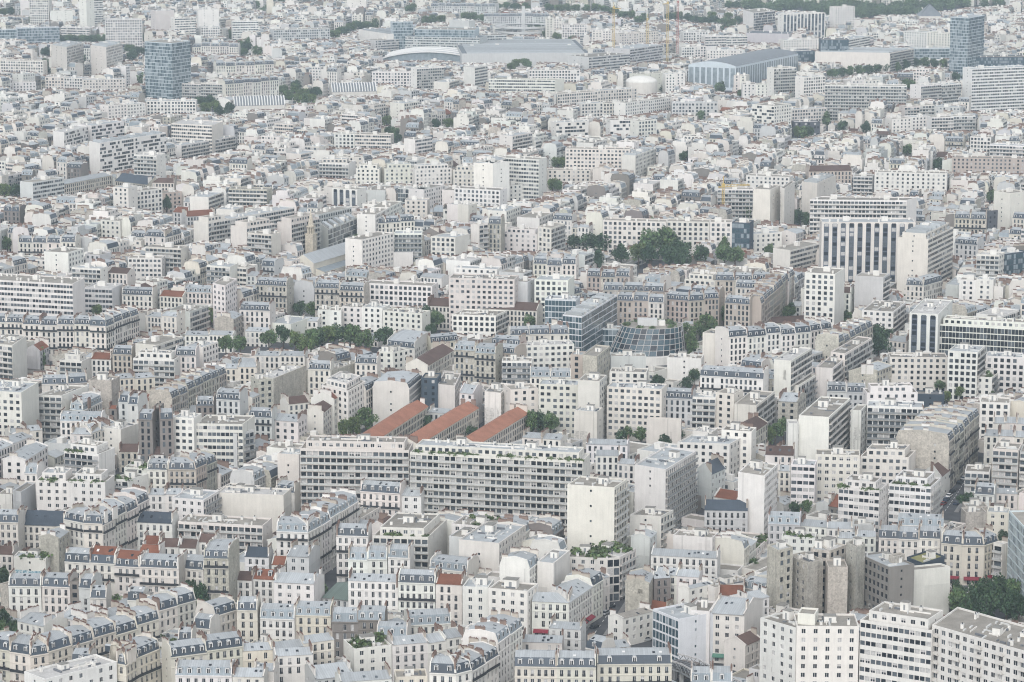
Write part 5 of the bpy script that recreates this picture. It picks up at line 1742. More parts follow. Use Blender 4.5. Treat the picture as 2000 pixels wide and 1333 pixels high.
def flat_roof(T, q, z, c, col, rr, op, wallcol, furniture=True):
    par = 0.55
    rc = ROOFC['white'] if rr.random() < 0.12 else ROOFC['zinc'] if rr.random() < 0.3 else np.array(ROOFC['gravel']) * rr.uniform(0.75, 1.1)
    if op.get('green'): rc = srgb('8c8a62')
    if op.get('rf') == 'grey': rc = np.array(ROOFC['greyroof'])
    qi = inset_quad(q, 0.35)
    lo = z - par
    T.roof.quads([[v3(p, lo) for p in qi]], 'gravel', rc)
    for i in range(4):
        j = (i + 1) % 4
        T.wall.quads([[v3(q[i], z), v3(q[j], z), v3(qi[j], z), v3(qi[i], z)]], 'plaster', np.asarray(col) * 1.02)
        T.wall.quads([[v3(qi[i], z), v3(qi[j], z), v3(qi[j], lo), v3(qi[i], lo)]], 'plaster', np.asarray(col) * 0.98)
    a, b, cc, d = qi; u = (b - a); L = float(np.hypot(*u)); u = u / L; dv = d - a; D = float(np.hypot(*dv)); rz = math.atan2(u[1], u[0])
    if D > 45:
        for k in range(int(D / 9)):
            p = lerp(lerp(a, b, .5), lerp(d, cc, .5), (k + .5) / int(D / 9)); T.roof.quads(box_quads([p], u, L * .46, 1.1, lo, lo + 1.5), 'zinc', np.array(ROOFC['zinc']) * rr.uniform(.8, 1.15))
    if not furniture or L < 5 or D < 5 or z < 6: return
    inside = lambda s, t: lerp(lerp(a, b, s), lerp(d, cc, s), t)
    nl = max(1, int(L / 26))
    for k in range(nl):
        if rr.random() < 0.2 and nl > 1: continue
        s = (k + rr.uniform(0.35, 0.65)) / nl; t = rr.uniform(0.45, 0.65); p = inside(s, t); sc = float(rr.uniform(0.6, 1.0)) * min(1.0, L / 9, D / 8)
        if T.tier <= 1: T.parts.append(('lift_housing', T_LIFT, (p[0], p[1], lo), rz, (sc, sc, float(rr.uniform(0.8, 1.15)))))
        else: T.roof.quads(box_quads([p], u, 2.2 * sc, 1.6 * sc, lo, lo + 2.5), 'plaster', WALL['w'])
    nv = int(L / (3.2 if op.get('vents') else 7.5))
    for k in range(nv):
        p = inside((k + rr.uniform(0.2, 0.8)) / nv, rr.choice([0.25, 0.8, 0.82]))
        if T.tier <= 1: T.parts.append(('roof_vent', T_VENT, (p[0], p[1], lo), rz, (1, float(rr.uniform(0.7, 1.6)), float(rr.uniform(0.7, 1.2)))))
        else: T.roof.quads(box_quads([p], u, 0.45, 0.6, lo, lo + 1.4), 'plaster', WALL['w'])
    if T.tier <= 1 and L > 7:        # ducts, hatches and plinths lying on the roof
        for k in range(int(L * D / 45) + 1):
            p = inside(rr.uniform(0.1, 0.9), rr.uniform(0.2, 0.8)); l = rr.uniform(0.4, 2.2)
            T.roof.quads(box_quads([p], u if rr.random() < .6 else dv / D, l, 0.25, lo, lo + rr.uniform(0.3, 0.7)), 'plaster', srgb('c9c9c6') if rr.random() < .6 else srgb('6d7075'))
    if T.tier <= 1 and L > 8 and D > 6:      # low kerbs dividing the terrace
        for k in range(int(rr.integers(1, 4))):
            p = inside(rr.uniform(0.2, 0.8), rr.uniform(0.3, 0.7)); w_ = (u, dv / D)[int(rr.integers(0, 2))]; hl = (D if abs(w_ @ u) < .5 else L) * rr.uniform(.08, .2)
            T.roof.quads(box_quads([p], w_, hl, 0.14, lo, lo + 0.45), 'plaster', WALL['w'])
        for k in range(int(L / 5)):
            p = inside(rr.uniform(0.04, 0.96), rr.uniform(0.1, 0.9)); T.roof.quads(box_quads([p], u, rr.uniform(.15, .6), rr.uniform(.15, .5), lo, lo + rr.uniform(.3, 1.3)), 'plaster', (WALL['w'], WALL['g'], srgb('74777b'))[int(rr.integers(0, 3))])
    if op.get('garden'):
        g = 14 if op['garden'] == '2' else 6
        plants(T, [(*inside(rr.uniform(0.05, 0.95), rr.choice([0.06, 0.12, 0.5, 0.9]) if g < 10 else rr.uniform(0.1, 0.9)), lo) for _ in range(int(g * max(1, L / 15)))], rr, 1.2 if g > 10 else 0.9)

def build_lot(T, L):
    q, z, kind, c, rr, op = L['q'], L['z'], L['kind'], L['c'], L['rr'], L['op']
    col = np.array(WALL[c]) * rr.uniform(0.90, 1.06) * (1 + rr.normal(0, 0.012, 3))
    L['col'] = col
    a, b, cc, d = q; D = float(np.hypot(*(d - a))); W = float(np.hypot(*(b - a)))
    bopt = op.get('b'); nf = int((z - 0.6) / 2.95)
    balc = {None: (), '0': (), '1': (nf - 1, nf - 4), '2': (nf - 1, nf - 2, nf - 3)}[bopt]
    for i in range(4):
        st = L['s'][i]
        facade(T, q[i], q[(i + 1) % 4], 0.0, z, st, c, col, rr, balc if st == 'h' else ())
    if kind in 'MZ':
        cn = 'slate' if kind == 'M' else 'zincblue'; rm = 'slate' if kind == 'M' else 'zinc'
        h = float(rr.uniform(2.5, 3.0)); t = min(0.3, 1.0 / D); top = ROOFC['zinc']; tm = 'zinc'
        if op.get('r') == 'red': top, tm = ROOFC['red'], 'tile'
        rc = np.array(ROOFC[cn]) * rr.uniform(0.8, 1.2)
        prof = [(0, 0), (t, h), (0.5, h + 0.9 + (1.2 if tm == 'tile' else 0)), (1 - t, h), (1, 0)]
        top = np.array(top) * rr.uniform(0.85, 1.08)
        roof_profile(T, q, z, prof, [rm, tm, tm, rm], [rc, top, top, rc], c, col)
        if rr.random() < 0.75: upstands(T, q, z, prof, c, col, rr)
        skylights(T, q, z, prof[1:4], rr)
        # cornice
        for p0, p1 in ((a, b), (cc, d)):
            u = (p1 - p0) / np.hypot(*(p1 - p0)); n = np.array([u[1], -u[0]])
            T.wall.quads(box_quads([(p0 + p1) / 2 + n * 0.15], u, float(np.hypot(*(p1 - p0))) / 2 - 0.02, 0.2, z - 0.25, z + 0.06, True), wallmat(c), col)
        dm = int(op['dm']) if 'dm' in op else None
        add_dormers(T, a, b, z, None, cn, rr, float(rr.uniform(2.1, 2.8)), dm)
        if rr.random() < 0.6: add_dormers(T, cc, d, z, None, cn, rr)
        add_chimneys(T, L, q, z, h + 0.9, rr)
        L['top'] = z + h + 1
    elif kind == 'F':
        if op.get('a'):
            n = int(op['a']); flat_roof(T, q, z, c, col, rr, {'garden': op.get('garden')}, col, False)
            q2 = inset_quad(q, 2.0) if min(D, W) > 8 else inset_quad(q, 1.2)
            z2 = z + 2.7 * n
            for i in range(4):
                st = L['s'][i]; facade(T, q2[i], q2[(i + 1) % 4], z - 0.5, z2, 'P' if st not in 'bf' else st, c, col, rr)
            flat_roof(T, q2, z2, c, col, rr, dict(op, garden=None) if True else op, col)
            if op.get('garden'):
                p = [lerp(lerp(a, b, s), lerp(d, cc, s), 0.07) for s in rr.random(int(W / 2.2))]
                plants(T, [(x, y, z - 0.5) for x, y in p], rr, 0.8)
            L['top'] = z2
        else:
            flat_roof(T, q, z, c, col, rr, op, col); L['top'] = z
        if op.get('hall'):
            N = 10; prof = [(i / N, 4.0 * math.sin(math.pi * i / N) ** 0.8 + 0.1) for i in range(N + 1)]
            qq = np.array([q[1], q[2], q[3], q[0]])
            roof_profile(T, qq, z, prof, ['zinc'] * N, [np.array(ROOFC['greyroof'])] * N, c, col)
    else:
        key, tm, sl = {'G': ('zinc', 'zinc', 0.32), 'R': ('red', 'tile', 0.55), 'K': ('brown', 'tile', 0.55), 'D': ('slate', 'slate', 0.7), 'S': ('green', 'zinc', 0.22)}[kind]
        if op.get('r') == 'g': key, tm = 'gravel', 'gravel'
        if op.get('barrack'): key = 'terra'
        rc = np.array(ROOFC[key]) * rr.uniform(0.82, 1.12)
        rise = min(5.0, D / 2 * sl); t = 0.5 if rr.random() < 0.7 or L['hand'] else 0.62
        prof = [(-0.03, -0.05), (t, rise), (1.03, -0.05)]
        roof_profile(T, q, z, prof, [tm, tm], [rc, rc], c, col)
        if kind != 'S' and not op.get('barrack') and rr.random() < 0.7: upstands(T, q, z, prof, c, col, rr)
        if kind == 'G': skylights(T, q, z, prof, rr)
        if 'dm' in op: add_dormers(T, lerp(a, d, .12), lerp(b, cc, .12), z + rise * .15 - .3, None, 'zincblue', rr, 3.0, int(op['dm']))
        if kind != 'S': add_chimneys(T, L, q, z, rise, rr)
        if op.get('sky') and T.tier <= 1:
            for k in range(int(W / 3)):
                s = (k + .5) / int(W / 3); e = 0.25
                P = lambda s_, t_: v3(lerp(lerp(a, b, s_), lerp(d, cc, s_), t_), z + rise * t_ / t + 0.08)
                w = 0.45 / W
                T.roof.quads([[P(s - w, e - .06), P(s + w, e - .06), P(s + w, e + .07), P(s - w, e + .07)]], 'glass_pale' if rr.random() < .6 else 'glass')
        L['top'] = z + rise
    if (op.get('shop') or op.get('cafe')) and T.tier == 0:
        u = (b - a) / W; n = np.array([u[1], -u[0]]); m = max(1, int(W / 6))
        for k in range(m):
            x, y = a + u * W * (k + .5) / m + n * 0.02
            T.parts.append(('awning', T_AWN[0 if op.get('cafe') or rr.random() < .6 else 1], (x, y, 3.3), math.atan2(u[1], u[0]), (W / m * .82, 1, 1)))
    if op.get('mural'):
        u = (b - a) / W; n = np.array([u[1], -u[0]]); m0, m1 = a + u * .6 + n * .03, b - u * .6 + n * .03
        mb = MB(); mb.quads([[v3(m0, .6), v3(m1, .6), v3(m1, 5.2), v3(m0, 5.2)]], 'mural'); O = (*q[0], 0)
        T.parts.append(('mural', mb.mesh('mural', O), (q[0][0], q[0][1], 0.0), 0.0, (1, 1, 1)))

# ------------------------------------------------------------------ names and labels
NAMES = {'M': 'mansard_house', 'Z': 'zinc_mansard_house', 'G': 'zinc_roof_house', 'R': 'tiled_roof_house', 'K': 'tiled_roof_house', 'D': 'slate_roof_house', 'S': 'workshop', 'F': 'apartment_block'}
NUM = ['zero', 'one', 'two', 'three', 'four', 'five', 'six', 'seven', 'eight', 'nine', 'ten', 'eleven', 'twelve', 'thirteen', 'fourteen', 'fifteen', 'sixteen', 'seventeen', 'eighteen', 'nineteen', 'twenty']
def num(n): return NUM[n] if n <= 20 else str(n)
LANDMARKS = [('the conical glass office', 70, 1433),
             ('the long balcony slab', -31, 1108),
             ('the red-roofed barracks', -23, 1250),
             ('the blank cream tower', 31, 1051),
             ('the spired church', -114, 1733),
             ('the striped tower', 215, 1694),
             ('the pale blue tower', -348, 2865),
             ('the metro viaduct', 57, 888),
             ('the blue glass corner', 50, 899),
             ('the red-awning café', 167, 1007),
             ('the walled tree garden', -91, 1461),
             ('the chequered slabs', -315, 2320),
             ('the white strip-windowed block', 0, 2096),
             ('the glass curtain office', 41, 1491),
             ('the domed building', 138, 3006),
             ('the exhibition hall', 248, 3066),
             ('the tower cranes', 110, 3066),
             ('the convention centre', -90, 3331),
             ('the stone courtyard flats', 105, 973),
             ('the green workshop roof', -63, 973),
             ('the mural-painted block', -178, 1014),
             ('the brick mansard quarter', 87, 1586),
             ('the parked-car street', 178, 1116),
             ('the big garden trees', 89, 1754),
             ('the long vented slab', -259, 1537),
             ('the glass tower', 491, 3066),
             ('the curved glass corner', 39, 986),
             ('the tall brown house', -157, 1199),
             ('the scaffolded block', 64, 1108),
             ('the terraced flats', 141, 1342),
             ('the vaulted shed', -234, 2620),
             ('the planted roof garden', -45, 917),
             ('the rounded corner house', -148, 911),
             ('the gravel-roofed slab', 151, 899),
             ('the half-built attic', 0, 973),
             ('the white gallery slab', 144, 1219),
             ('the long stone terrace', 190, 1209),
             ('the yellow crane', 135, 1863),
             ('the striped grey slab', -372, 2187),
             ('the tall turret house', -109, 1051),
             ('the dark skylit roof', -197, 1134),
             ('the stepped garden flats', -117, 2155),
             ('the long brick range', 356, 2187),
             ('the white ribbon slab', 477, 2787),
             ('the twin cream towers', -527, 3261),
             ('the dark-banded block', 220, 1506),
             ('the red-capped houses', -146, 1447)]
LXY = np.array([[x, y] for _, x, y in LANDMARKS])
SEEN = {}
FST = {'p': 'punched windows', 'P': 'paired windows', 's': 'strip windows', 'l': 'balcony rows', 'g': 'a window grid', 'v': 'vertical window bands', 'c': 'curtain glass walls', 'k': 'a chequered front', 'm': 'scattered balconies', 'f': 'a nearly blank wall', 'b': 'blank walls', 'w': 'ribbed sides', 'h': 'tall windows'}
def make_label(L, T):
    k, op = L['kind'], L['op']; fl = max(1, int(round(L['z'] / 2.9))); w = WALLWORD[L['c']]
    lm = LANDMARKS[int(np.argmin(((LXY - L['ctr']) ** 2).sum(1)))][0]
    if k == 'F':
        d = FST[L['s'][0]]
        if op.get('garden'): d = 'planted roof terrace'
        if op.get('works'): d = 'unfinished open floors'
        base = f"{num(fl)}-storey {w} flat-roofed block with {d}"
    elif k in 'MZ': base = f"{num(fl)}-storey {w} house with {num(T.ndorm) + ' ' if T.ndorm else ''}{'slate' if k == 'M' else 'pale zinc'} {'dormers' if T.ndorm > 1 else 'dormer' if T.ndorm else 'mansard'}"
    elif op.get('barrack'): base = "long barrack wing with red tiled roof and arched windows"
    else: base = f"{num(fl)}-storey {w} house with {dict(G='grey zinc', R='red tiled', K='brown tiled', D='dark slate', S='green metal')[k]} roof, {num(T.nchim)} chimneys"
    short = f"{w} {dict(M='mansard house', Z='zinc mansard house', G='zinc-roofed house', R='red-roofed house', K='brown-roofed house', D='slate-roofed house', S='workshop', F='block')[k]}"
    return base, lm, short
REAL = []
LAB = {'tower': ('apartment_tower', 'tall cream tower with nearly blank wall and a stepped balcony side'),
       'slab1': ('apartment_slab', 'shorter half of the long balcony slab, beside its stair joint'), 'slab2': ('apartment_slab', 'longer half of the long balcony slab with planted top terrace'),
       'bar1': ('barrack_wing', 'red-tiled barrack wing flanked by the leafy tree clump'), 'bar2': ('barrack_wing', 'middle one of the three red-tiled barrack wings'),
       'bar3': ('barrack_wing', 'red-tiled barrack wing next to the big round trees and cream flats'),
       'bluetower': ('office_tower', 'pale blue glass office tower beside low zinc roofs and a small park'), 'glasstower': ('office_tower', 'slender grey-blue glass tower rising from a dark glass base'),
       'striped': ('apartment_tower', 'broad cream tower striped with dark vertical window bands'), 'hall': ('exhibition_hall', 'long exhibition hall with barrel roof and ribbed pale blue sides'),
       'ribbon': ('office_slab', 'tall white slab with many thin ribbon windows'), 'bluecorner': ('glass_office', 'small blue glass office at the street corner by the viaduct'),
       'clearglass': ('glass_office', 'large clear glass front leaning over the dark garden trees'), 'gravelslab': ('apartment_slab', 'white slab with broad gravel roof dotted with vents'),
       'stripoffice': ('office_block', 'white office block with close strip windows and roof terrace, beside gravel-roofed slab'), 'scaffold': ('apartment_block', 'white block with nearly blank end wall and veiled balcony side'),
       'mural': ('painted_house', 'low white house with blue mural and planted roof terrace'), 'curtain': ('glass_office', 'office with dark glass curtain wall under a white roof edge'),
       'ventslab': ('apartment_slab', 'long white slab with strip windows and a row of roof vents'), 'shed': ('workshop', 'low workshop with wide green metal roof in a courtyard'),
       'cheq': ('apartment_slab', 'long black and white chequered slab, largest of its kind'), 'zigzag': ('apartment_block', 'bent white block with long strip windows'),
       'dots': ('apartment_block', 'white block with scattered dark square windows like a punched card'), 'greenbox': ('roof_box', 'low navy box building with mossy green roof')}
def assign_labels():
    """plain label where it singles the house out, else more of its look, else what it stands beside"""
    XY = np.array([r[1]['ctr'] for r in REAL])
    def text(r, lev, i):
        root, L, base, lm, short, (nw, nc) = r
        if lev >= 2:
            dd = ((XY - L['ctr']) ** 2).sum(1); dd[i] = 1e12; o = np.argsort(dd)
            n1, n2 = REAL[o[0]][4], REAL[o[1]][4]
        n1 = n1 if lev >= 2 else ''
        return [f"{base}, near {lm}", f"{'narrow ' if np.hypot(*(L['q'][1] - L['q'][0])) < 13 else 'wide '}{base}, near {lm}", f"{base}, beside a {n1}",
                f"{base}, {num(nw)} windows, near {lm}", f"{base}, {num(nw)} windows, beside a {n1}", f"{base}, {num(nc)} chimneys, beside a {n1}", f"{base}, {num(nw)} windows, {num(nc)} chimneys, near {lm}",
                f"{base}, {num(nw)} windows, {num(nc)} chimneys, beside a {n1}"][lev]
    lev = [0] * len(REAL); txt = [text(r, 0, i) for i, r in enumerate(REAL)]
    for step in range(1, 8):
        cnt = {}
        for t in txt: cnt[t] = cnt.get(t, 0) + 1
        for i, r in enumerate(REAL):
            if cnt[txt[i]] > 1:
                t = text(r, step, i)
                if len(t.split()) <= 16: txt[i] = t
    for i, r in enumerate(REAL):
        if 'lab' in r[1]['op']: txt[i] = LAB[r[1]['op']['lab']][1]
    for r, t in zip(REAL, txt): r[0]['label'] = ' '.join(t.split()[:16])
GROUPS = {'M': 'slate mansard houses', 'Z': 'zinc mansard houses', 'G': 'zinc roofed houses', 'R': 'tiled houses', 'K': 'tiled houses', 'D': 'slate roofed houses', 'S': 'workshops', 'F': 'flat roofed blocks'}

def realise(T, L):
    root = bpy.data.objects.new(LAB[L['op']['lab']][0] if 'lab' in L['op'] else NAMES[L['kind']], None)
    x, y = L['q'][0]; root.location = (x, y, 0); COL.objects.link(root); O = (x, y, 0)
    root.empty_display_size = 0.1
    obj('wall', T.wall.mesh('wall', O), root)
    ro = obj('roof', T.roof.mesh('roof', O), root)
    if not T.glass.empty():
        g = obj('window_row', T.glass.mesh('window_row', O), root); g['kind'] = 'stuff'
    for nm, me, loc, rz, sc in T.parts: obj(nm, me, ro if nm in ('dormer', 'chimney', 'roof_vent', 'lift_housing', 'potted_shrub') else root, (loc[0] - x, loc[1] - y, loc[2]), rz, sc)
    REAL.append((root, L, *make_label(L, T), (T.nwin, T.nchim)))
    tag(root, None, 'building' if L['kind'] == 'F' else 'house', GROUPS[L['kind']])
    return root

byk = {}
for L in LOTS: byk.setdefault('RK' if L['kind'] in 'RK' else L['kind'], []).append(L)
STUFF = {}
for k, ls in byk.items():
    ls.sort(key=lambda L: L['d'] * (0.75 if L['hand'] else 1.0))
    for i, L in enumerate(ls):
        if i < 300:
            T = Target(0 if L['d'] < NEAR else 1); build_lot(T, L); realise(T, L)
        else:
            mb = STUFF.setdefault(k, MB()); build_lot(Target(2, mb), L)
assign_labels()
far_names = {'M': ('distant_mansard_house_rows', 'sea of far slate mansard houses beyond the nearer streets', 'houses'), 'Z': ('distant_zinc_mansard_rows', 'sea of far zinc mansard houses beyond the nearer streets', 'houses'),
             'G': ('distant_zinc_roof_rows', 'sea of far low zinc roofed houses beyond the nearer streets', 'houses'), 'RK': ('distant_tiled_roof_rows', 'scattered far tiled roofed houses beyond the nearer streets', 'houses'),
             'F': ('distant_apartment_blocks', 'sea of far flat roofed white apartment blocks', 'buildings')}
for k, mb in STUFF.items():
    nm, lab, cat = far_names.get(k, far_names['G']); tag(obj(nm, mb.mesh(nm)), lab, cat, kind='stuff')

# ------------------------------------------------------------------ ground and roads
mb = MB(); mb.quads([[(-14000, -2000, 0), (14000, -2000, 0), (14000, 26000, 0), (-14000, 26000, 0)]], 'asphalt')
tag(obj('ground', mb.mesh('ground')), kind='structure')
for nm, w, P in ROADS:
    P = [np.array(p) for p in P]
    mb = MB(); mb.quads([[v3(p, 0.006) for p in q] for q in strip(P, -w / 2 + 1.8, w / 2 - 1.8)], 'asphalt')
    tag(obj('road', mb.mesh('road')), kind='structure')
    for s in (-1, 1):
        o = sorted((s * (w / 2 - 1.8), s * w / 2)); mb = MB()
        for q in strip(P, *o):
            mb.quads([[v3(p, 0.13) for p in q]], 'pavement_slab')
            for i in range(4): mb.quads([[v3(q[i], 0), v3(q[(i + 1) % 4], 0), v3(q[(i + 1) % 4], .13), v3(q[i], .13)]], 'pavement_slab')
        tag(obj('pavement', mb.mesh('pavement')), kind='structure')
    mb = MB()
    for a, b in zip(P, P[1:]):
        L = np.hypot(*(b - a)); u = (b - a) / L; k = int(L / 5)
        if k: mb.quads(box_quads([a + u * (i + .5) * L / k for i in range(k)], u, 1.2, 0.09, 0.008, 0.014), 'white_paint')
    if not mb.empty(): tag(obj('road_marking', mb.mesh('road_marking')), kind='structure')

# ------------------------------------------------------------------ trees
def crown_mesh(seed, dark=1.0, n=1500, hue=(1, 1, 1)):
    r = np.random.default_rng(seed); mb = MB(); k = 17
    cl = r.normal(0, 1, (k, 3)); cl /= np.linalg.norm(cl, axis=1)[:, None]; cl *= r.uniform(0.35, 0.78, (k, 1)); cl[:, 2] *= 0.85
    rad = r.uniform(0.24, 0.42, k); tone = r.uniform(0.62, 1.35, k)
    idx = r.integers(0, k, n); d = r.normal(0, 1, (n, 3)); d /= np.linalg.norm(d, axis=1)[:, None]
    c = cl[idx] + d * rad[idx][:, None] * r.uniform(0.55, 1.05, (n, 1))
    base = np.array([0.10, 0.15, 0.068]) * dark * np.array(hue)
    cols = base * (tone[idx] * r.uniform(0.75, 1.25, n))[:, None] * (1 + r.normal(0, 0.07, (n, 3)))
    leafquads(mb, c, 0.066, r, cols)
    return mb.mesh('crown')
def trunk_mesh():
    mb = MB(); segs = 7
    def tube(p, q, r0, r1):
        p, q = np.array(p, float), np.array(q, float); w = q - p; w /= np.linalg.norm(w)
        s = np.cross(w, (0.3, 0.9, 0.1)); s /= np.linalg.norm(s); t = np.cross(w, s)
        A = np.linspace(0, 2 * math.pi, segs + 1)
        for a0, a1 in zip(A, A[1:]):
            e = lambda c, r, a: c + (s * math.cos(a) + t * math.sin(a)) * r
            mb.quads([[e(p, r0, a0), e(p, r0, a1), e(q, r1, a1), e(q, r1, a0)]], 'bark')
    tube((0, 0, 0), (0.02, 0, 0.42), 0.035, 0.024); 
    for a in range(5):
        t = a * 1.257; tube((0.02, 0, 0.36 + 0.02 * a), (0.24 * math.cos(t), 0.24 * math.sin(t), 0.66), 0.016, 0.006)
    tube((0.02, 0, 0.42), (0, 0.02, 0.8), 0.02, 0.006)
    return mb.mesh('trunk')
CROWNS = [crown_mesh(i, dk, hue=h) for i, (dk, h) in enumerate(((1.0, (1, 1, 1)), (0.8, (.9, 1, 1.1)), (1.3, (1.1, 1, .8)), (0.62, (.85, 1, 1.15)), (1.1, (1, 1, .9))))]
TRUNK = trunk_mesh()
WOOD = MB(); tlab = {}
rt = np.random.default_rng(5)
SIZEW = lambda t, r: ('tall' if t >= 15 else 'middling' if t >= 10 else 'small') + (' spreading' if r > 6 else ' round' if r > 3.5 else ' slim')
def add_tree(x, y, t, r):
    root = bpy.data.objects.new('tree', None); root.location = (x, y, 0); root.rotation_euler = (0, 0, float(rt.uniform(0, 6.28))); COL.objects.link(root); root.empty_display_size = 0.1
    k = int(rt.integers(0, 5)); k = (1, 3, 3, 1, 0)[k] if y < 1000 else k; rv = t * 0.40
    obj('crown', CROWNS[k], root, (0, 0, t * 0.6), 0, (r * 1.3, r * 1.22, rv * 1.12))
    obj('trunk', TRUNK, root, (0, 0, 0), 0, (t * .8, t * .8, t))
    tone = ('mid green', 'deep green', 'light green', 'dark green', 'green')[k]
    lm = LANDMARKS[int(np.argmin(((LXY - (x, y)) ** 2).sum(1)))][0]
    o = np.argsort(((RXY - (x, y)) ** 2).sum(1))
    TREEL.append((root, [f"{SIZEW(t, r)} {tone} leafy tree near {lm}", f"{SIZEW(t, r)} {tone} leafy tree beside a {REAL[o[0]][4]}, near {lm}",
                         f"{SIZEW(t, r)} {tone} tree between a {REAL[o[0]][4]} and a {REAL[o[1]][4]}"]))
    tag(root, None, 'tree', 'leafy trees among the houses')
TREEL = []; RXY = np.array([r_[1]['ctr'] for r_ in REAL])
TR2 = sorted([t for t in TR if t[0] == 'T'], key=lambda t: -t[4] / t[2])
for i, (_, x, y, t, r) in enumerate(TR2):
    if i < 300: add_tree(x, y, t, r)
    else: TR.append(('W', x, y, t, r))
txt = [t[0] for _, t in TREEL]
for step in (1, 2):
    cnt = {}
    for t in txt: cnt[t] = cnt.get(t, 0) + 1
    txt = [TREEL[i][1][step] if cnt[t] > 1 and len(TREEL[i][1][step].split()) <= 16 else t for i, t in enumerate(txt)]
for (o_, _), t in zip(TREEL, txt): o_['label'] = t
cr = np.random.default_rng(77)
for k, x, y, t, r in TR:
    if k != 'W': continue
    for _ in range(3 if r > 5.4 else 1):
        n = 260; xx, yy = x + cr.normal(0, 7), y + cr.normal(0, 12)
        d = cr.normal(0, 1, (n, 3)); d /= np.linalg.norm(d, axis=1)[:, None]
        c = d * cr.uniform(0.55, 1.05, (n, 1)) * (r, r, t * .42) * (1 + 0.25 * np.sin(5 * d[:, :1]) * np.cos(4 * d[:, 1:2])) + (xx, yy, t * .58)
        leafquads(WOOD, c, 0.95, cr, np.array([0.10, 0.145, 0.07]) * cr.uniform(0.7, 1.3) * cr.uniform(0.7, 1.3, (n, 1)))
        WOOD.quads(box_quads([(xx, yy)], (1, 0), .25, .25, 0, t * .5), 'bark')
tag(obj('far_wood', WOOD.mesh('far_wood')), 'far green wood of park trees beyond the exhibition halls', 'wood', kind='stuff')

# ------------------------------------------------------------------ landmarks
def beam(mb, p, q, w, mat, col=(.6, .6, .6)):
    p, q = np.array(p, float), np.array(q, float); d = q - p; d /= np.linalg.norm(d)
    s = np.cross(d, (0, 0, 1.0)); s = s / np.linalg.norm(s) if np.linalg.norm(s) > 1e-3 else np.array([1.0, 0, 0]); t = np.cross(s, d)
    a = [p + (s * i + t * j) * w / 2 for i, j in ((-1, -1), (1, -1), (1, 1), (-1, 1))]; b = [v + (q - p) for v in a]
    mb.quads([[a[i], a[(i + 1) % 4], b[(i + 1) % 4], b[i]] for i in range(4)] + [[a[3], a[2], a[1], a[0]], b], mat, col)
def thing(name, loc, label, cat, group=None, rz=0.0):
    o = bpy.data.objects.new(name, None); o.location = loc; o.rotation_euler = (0, 0, rz); o.empty_display_size = 0.1; COL.objects.link(o)
    return tag(o, label, cat, group)

# conical glass office
p, q = [np.array(v) for v in SITE['cone']]; c0 = (p + q) / 2; rb = np.hypot(*(q - p)) / 2; c0 = c0 + np.array([0, 0.2 * rb])
root = thing('conical_glass_office', (*c0, 0), 'round glass office narrowing upwards behind a pale lattice frame, planted roof', 'building')
rt_, zb, zt, N, R = rb * 0.80, 4.0, 17.5, 32, 5
mb = MB(); A = np.linspace(0, 2 * math.pi, N + 1)
ring = lambda r, z, a: np.array([r * math.cos(a), r * math.sin(a), z])
cr_ = lambda r, z, a: np.array([r * math.cos(a) + 2.4 * (z - 4) / 13.5, 0.85 * r * math.sin(a), z])
for a0, a1 in zip(A, A[1:]):
    mb.quads([[ring(rb + .8, 0, a0), ring(rb + .8, 0, a1), ring(rb + .8, zb, a1), ring(rb + .8, zb, a0)], [ring(rb + .8, zb, a0), ring(rb + .8, zb, a1), ring(rb - 2, zb, a1), ring(rb - 2, zb, a0)]], 'plaster', WALL['w'])
obj('podium', mb.mesh('podium'), root)
for j in range(R):
    z0, z1 = zb + (zt - zb) * j / R, zb + (zt - zb) * (j + 1) / R; r0, r1 = [rb + (rt_ - rb) * k / R for k in (j, j + 1)]
    for k in range(N):
        mb = MB(); a0, a1 = 2 * math.pi * k / N + 0.008, 2 * math.pi * (k + 1) / N - 0.008
        mb.quads([[cr_(r0, z0 + .15, a0), cr_(r0, z0 + .15, a1), cr_(r1, z1 - .15, a1), cr_(r1, z1 - .15, a0)]], 'glass_blue' if rt.random() < .6 else 'glass'); obj('glass_panel', mb.mesh('glass_panel'), root)
mb = MB()
for a in A[:-1]: beam(mb, cr_(rb + .15, zb, a), cr_(rt_ + .15, zt, a), 0.24, 'curtain')
for j in range(R + 1):
    z = zb + (zt - zb) * j / R; r = rb + (rt_ - rb) * j / R + .15
    for a0, a1 in zip(A, A[1:]): beam(mb, cr_(r, z, a0), cr_(r, z, a1), 0.26, 'curtain')
obj('lattice_frame', mb.mesh('lattice_frame'), root)
mb = MB()
for a0, a1 in zip(A, A[1:]): mb.quads([[cr_(0, zt - .3, 0), cr_(rt_, zt - .3, a0), cr_(rt_, zt - .3, a1), cr_(0, zt - .3, 0)]], 'gravel', ROOFC['gravel'])
local_box(mb, -5, 5, -3, 3, zt - .3, zt + 3, 'plaster', WALL['g']); local_box(mb, 5.5, 9, -2, 2.5, zt - .3, zt + 2, 'plaster', WALL['w'])
obj('roof', mb.mesh('roof'), root)
for k in range(22):
    a, r = rt.uniform(0, 6.28), rt_ * rt.uniform(.6, .9); obj('potted_shrub', T_PLANT[k % 3], root, (2.4 + r * math.cos(a), .85 * r * math.sin(a), zt - .3), k, (1.3, 1.3, 1.0))

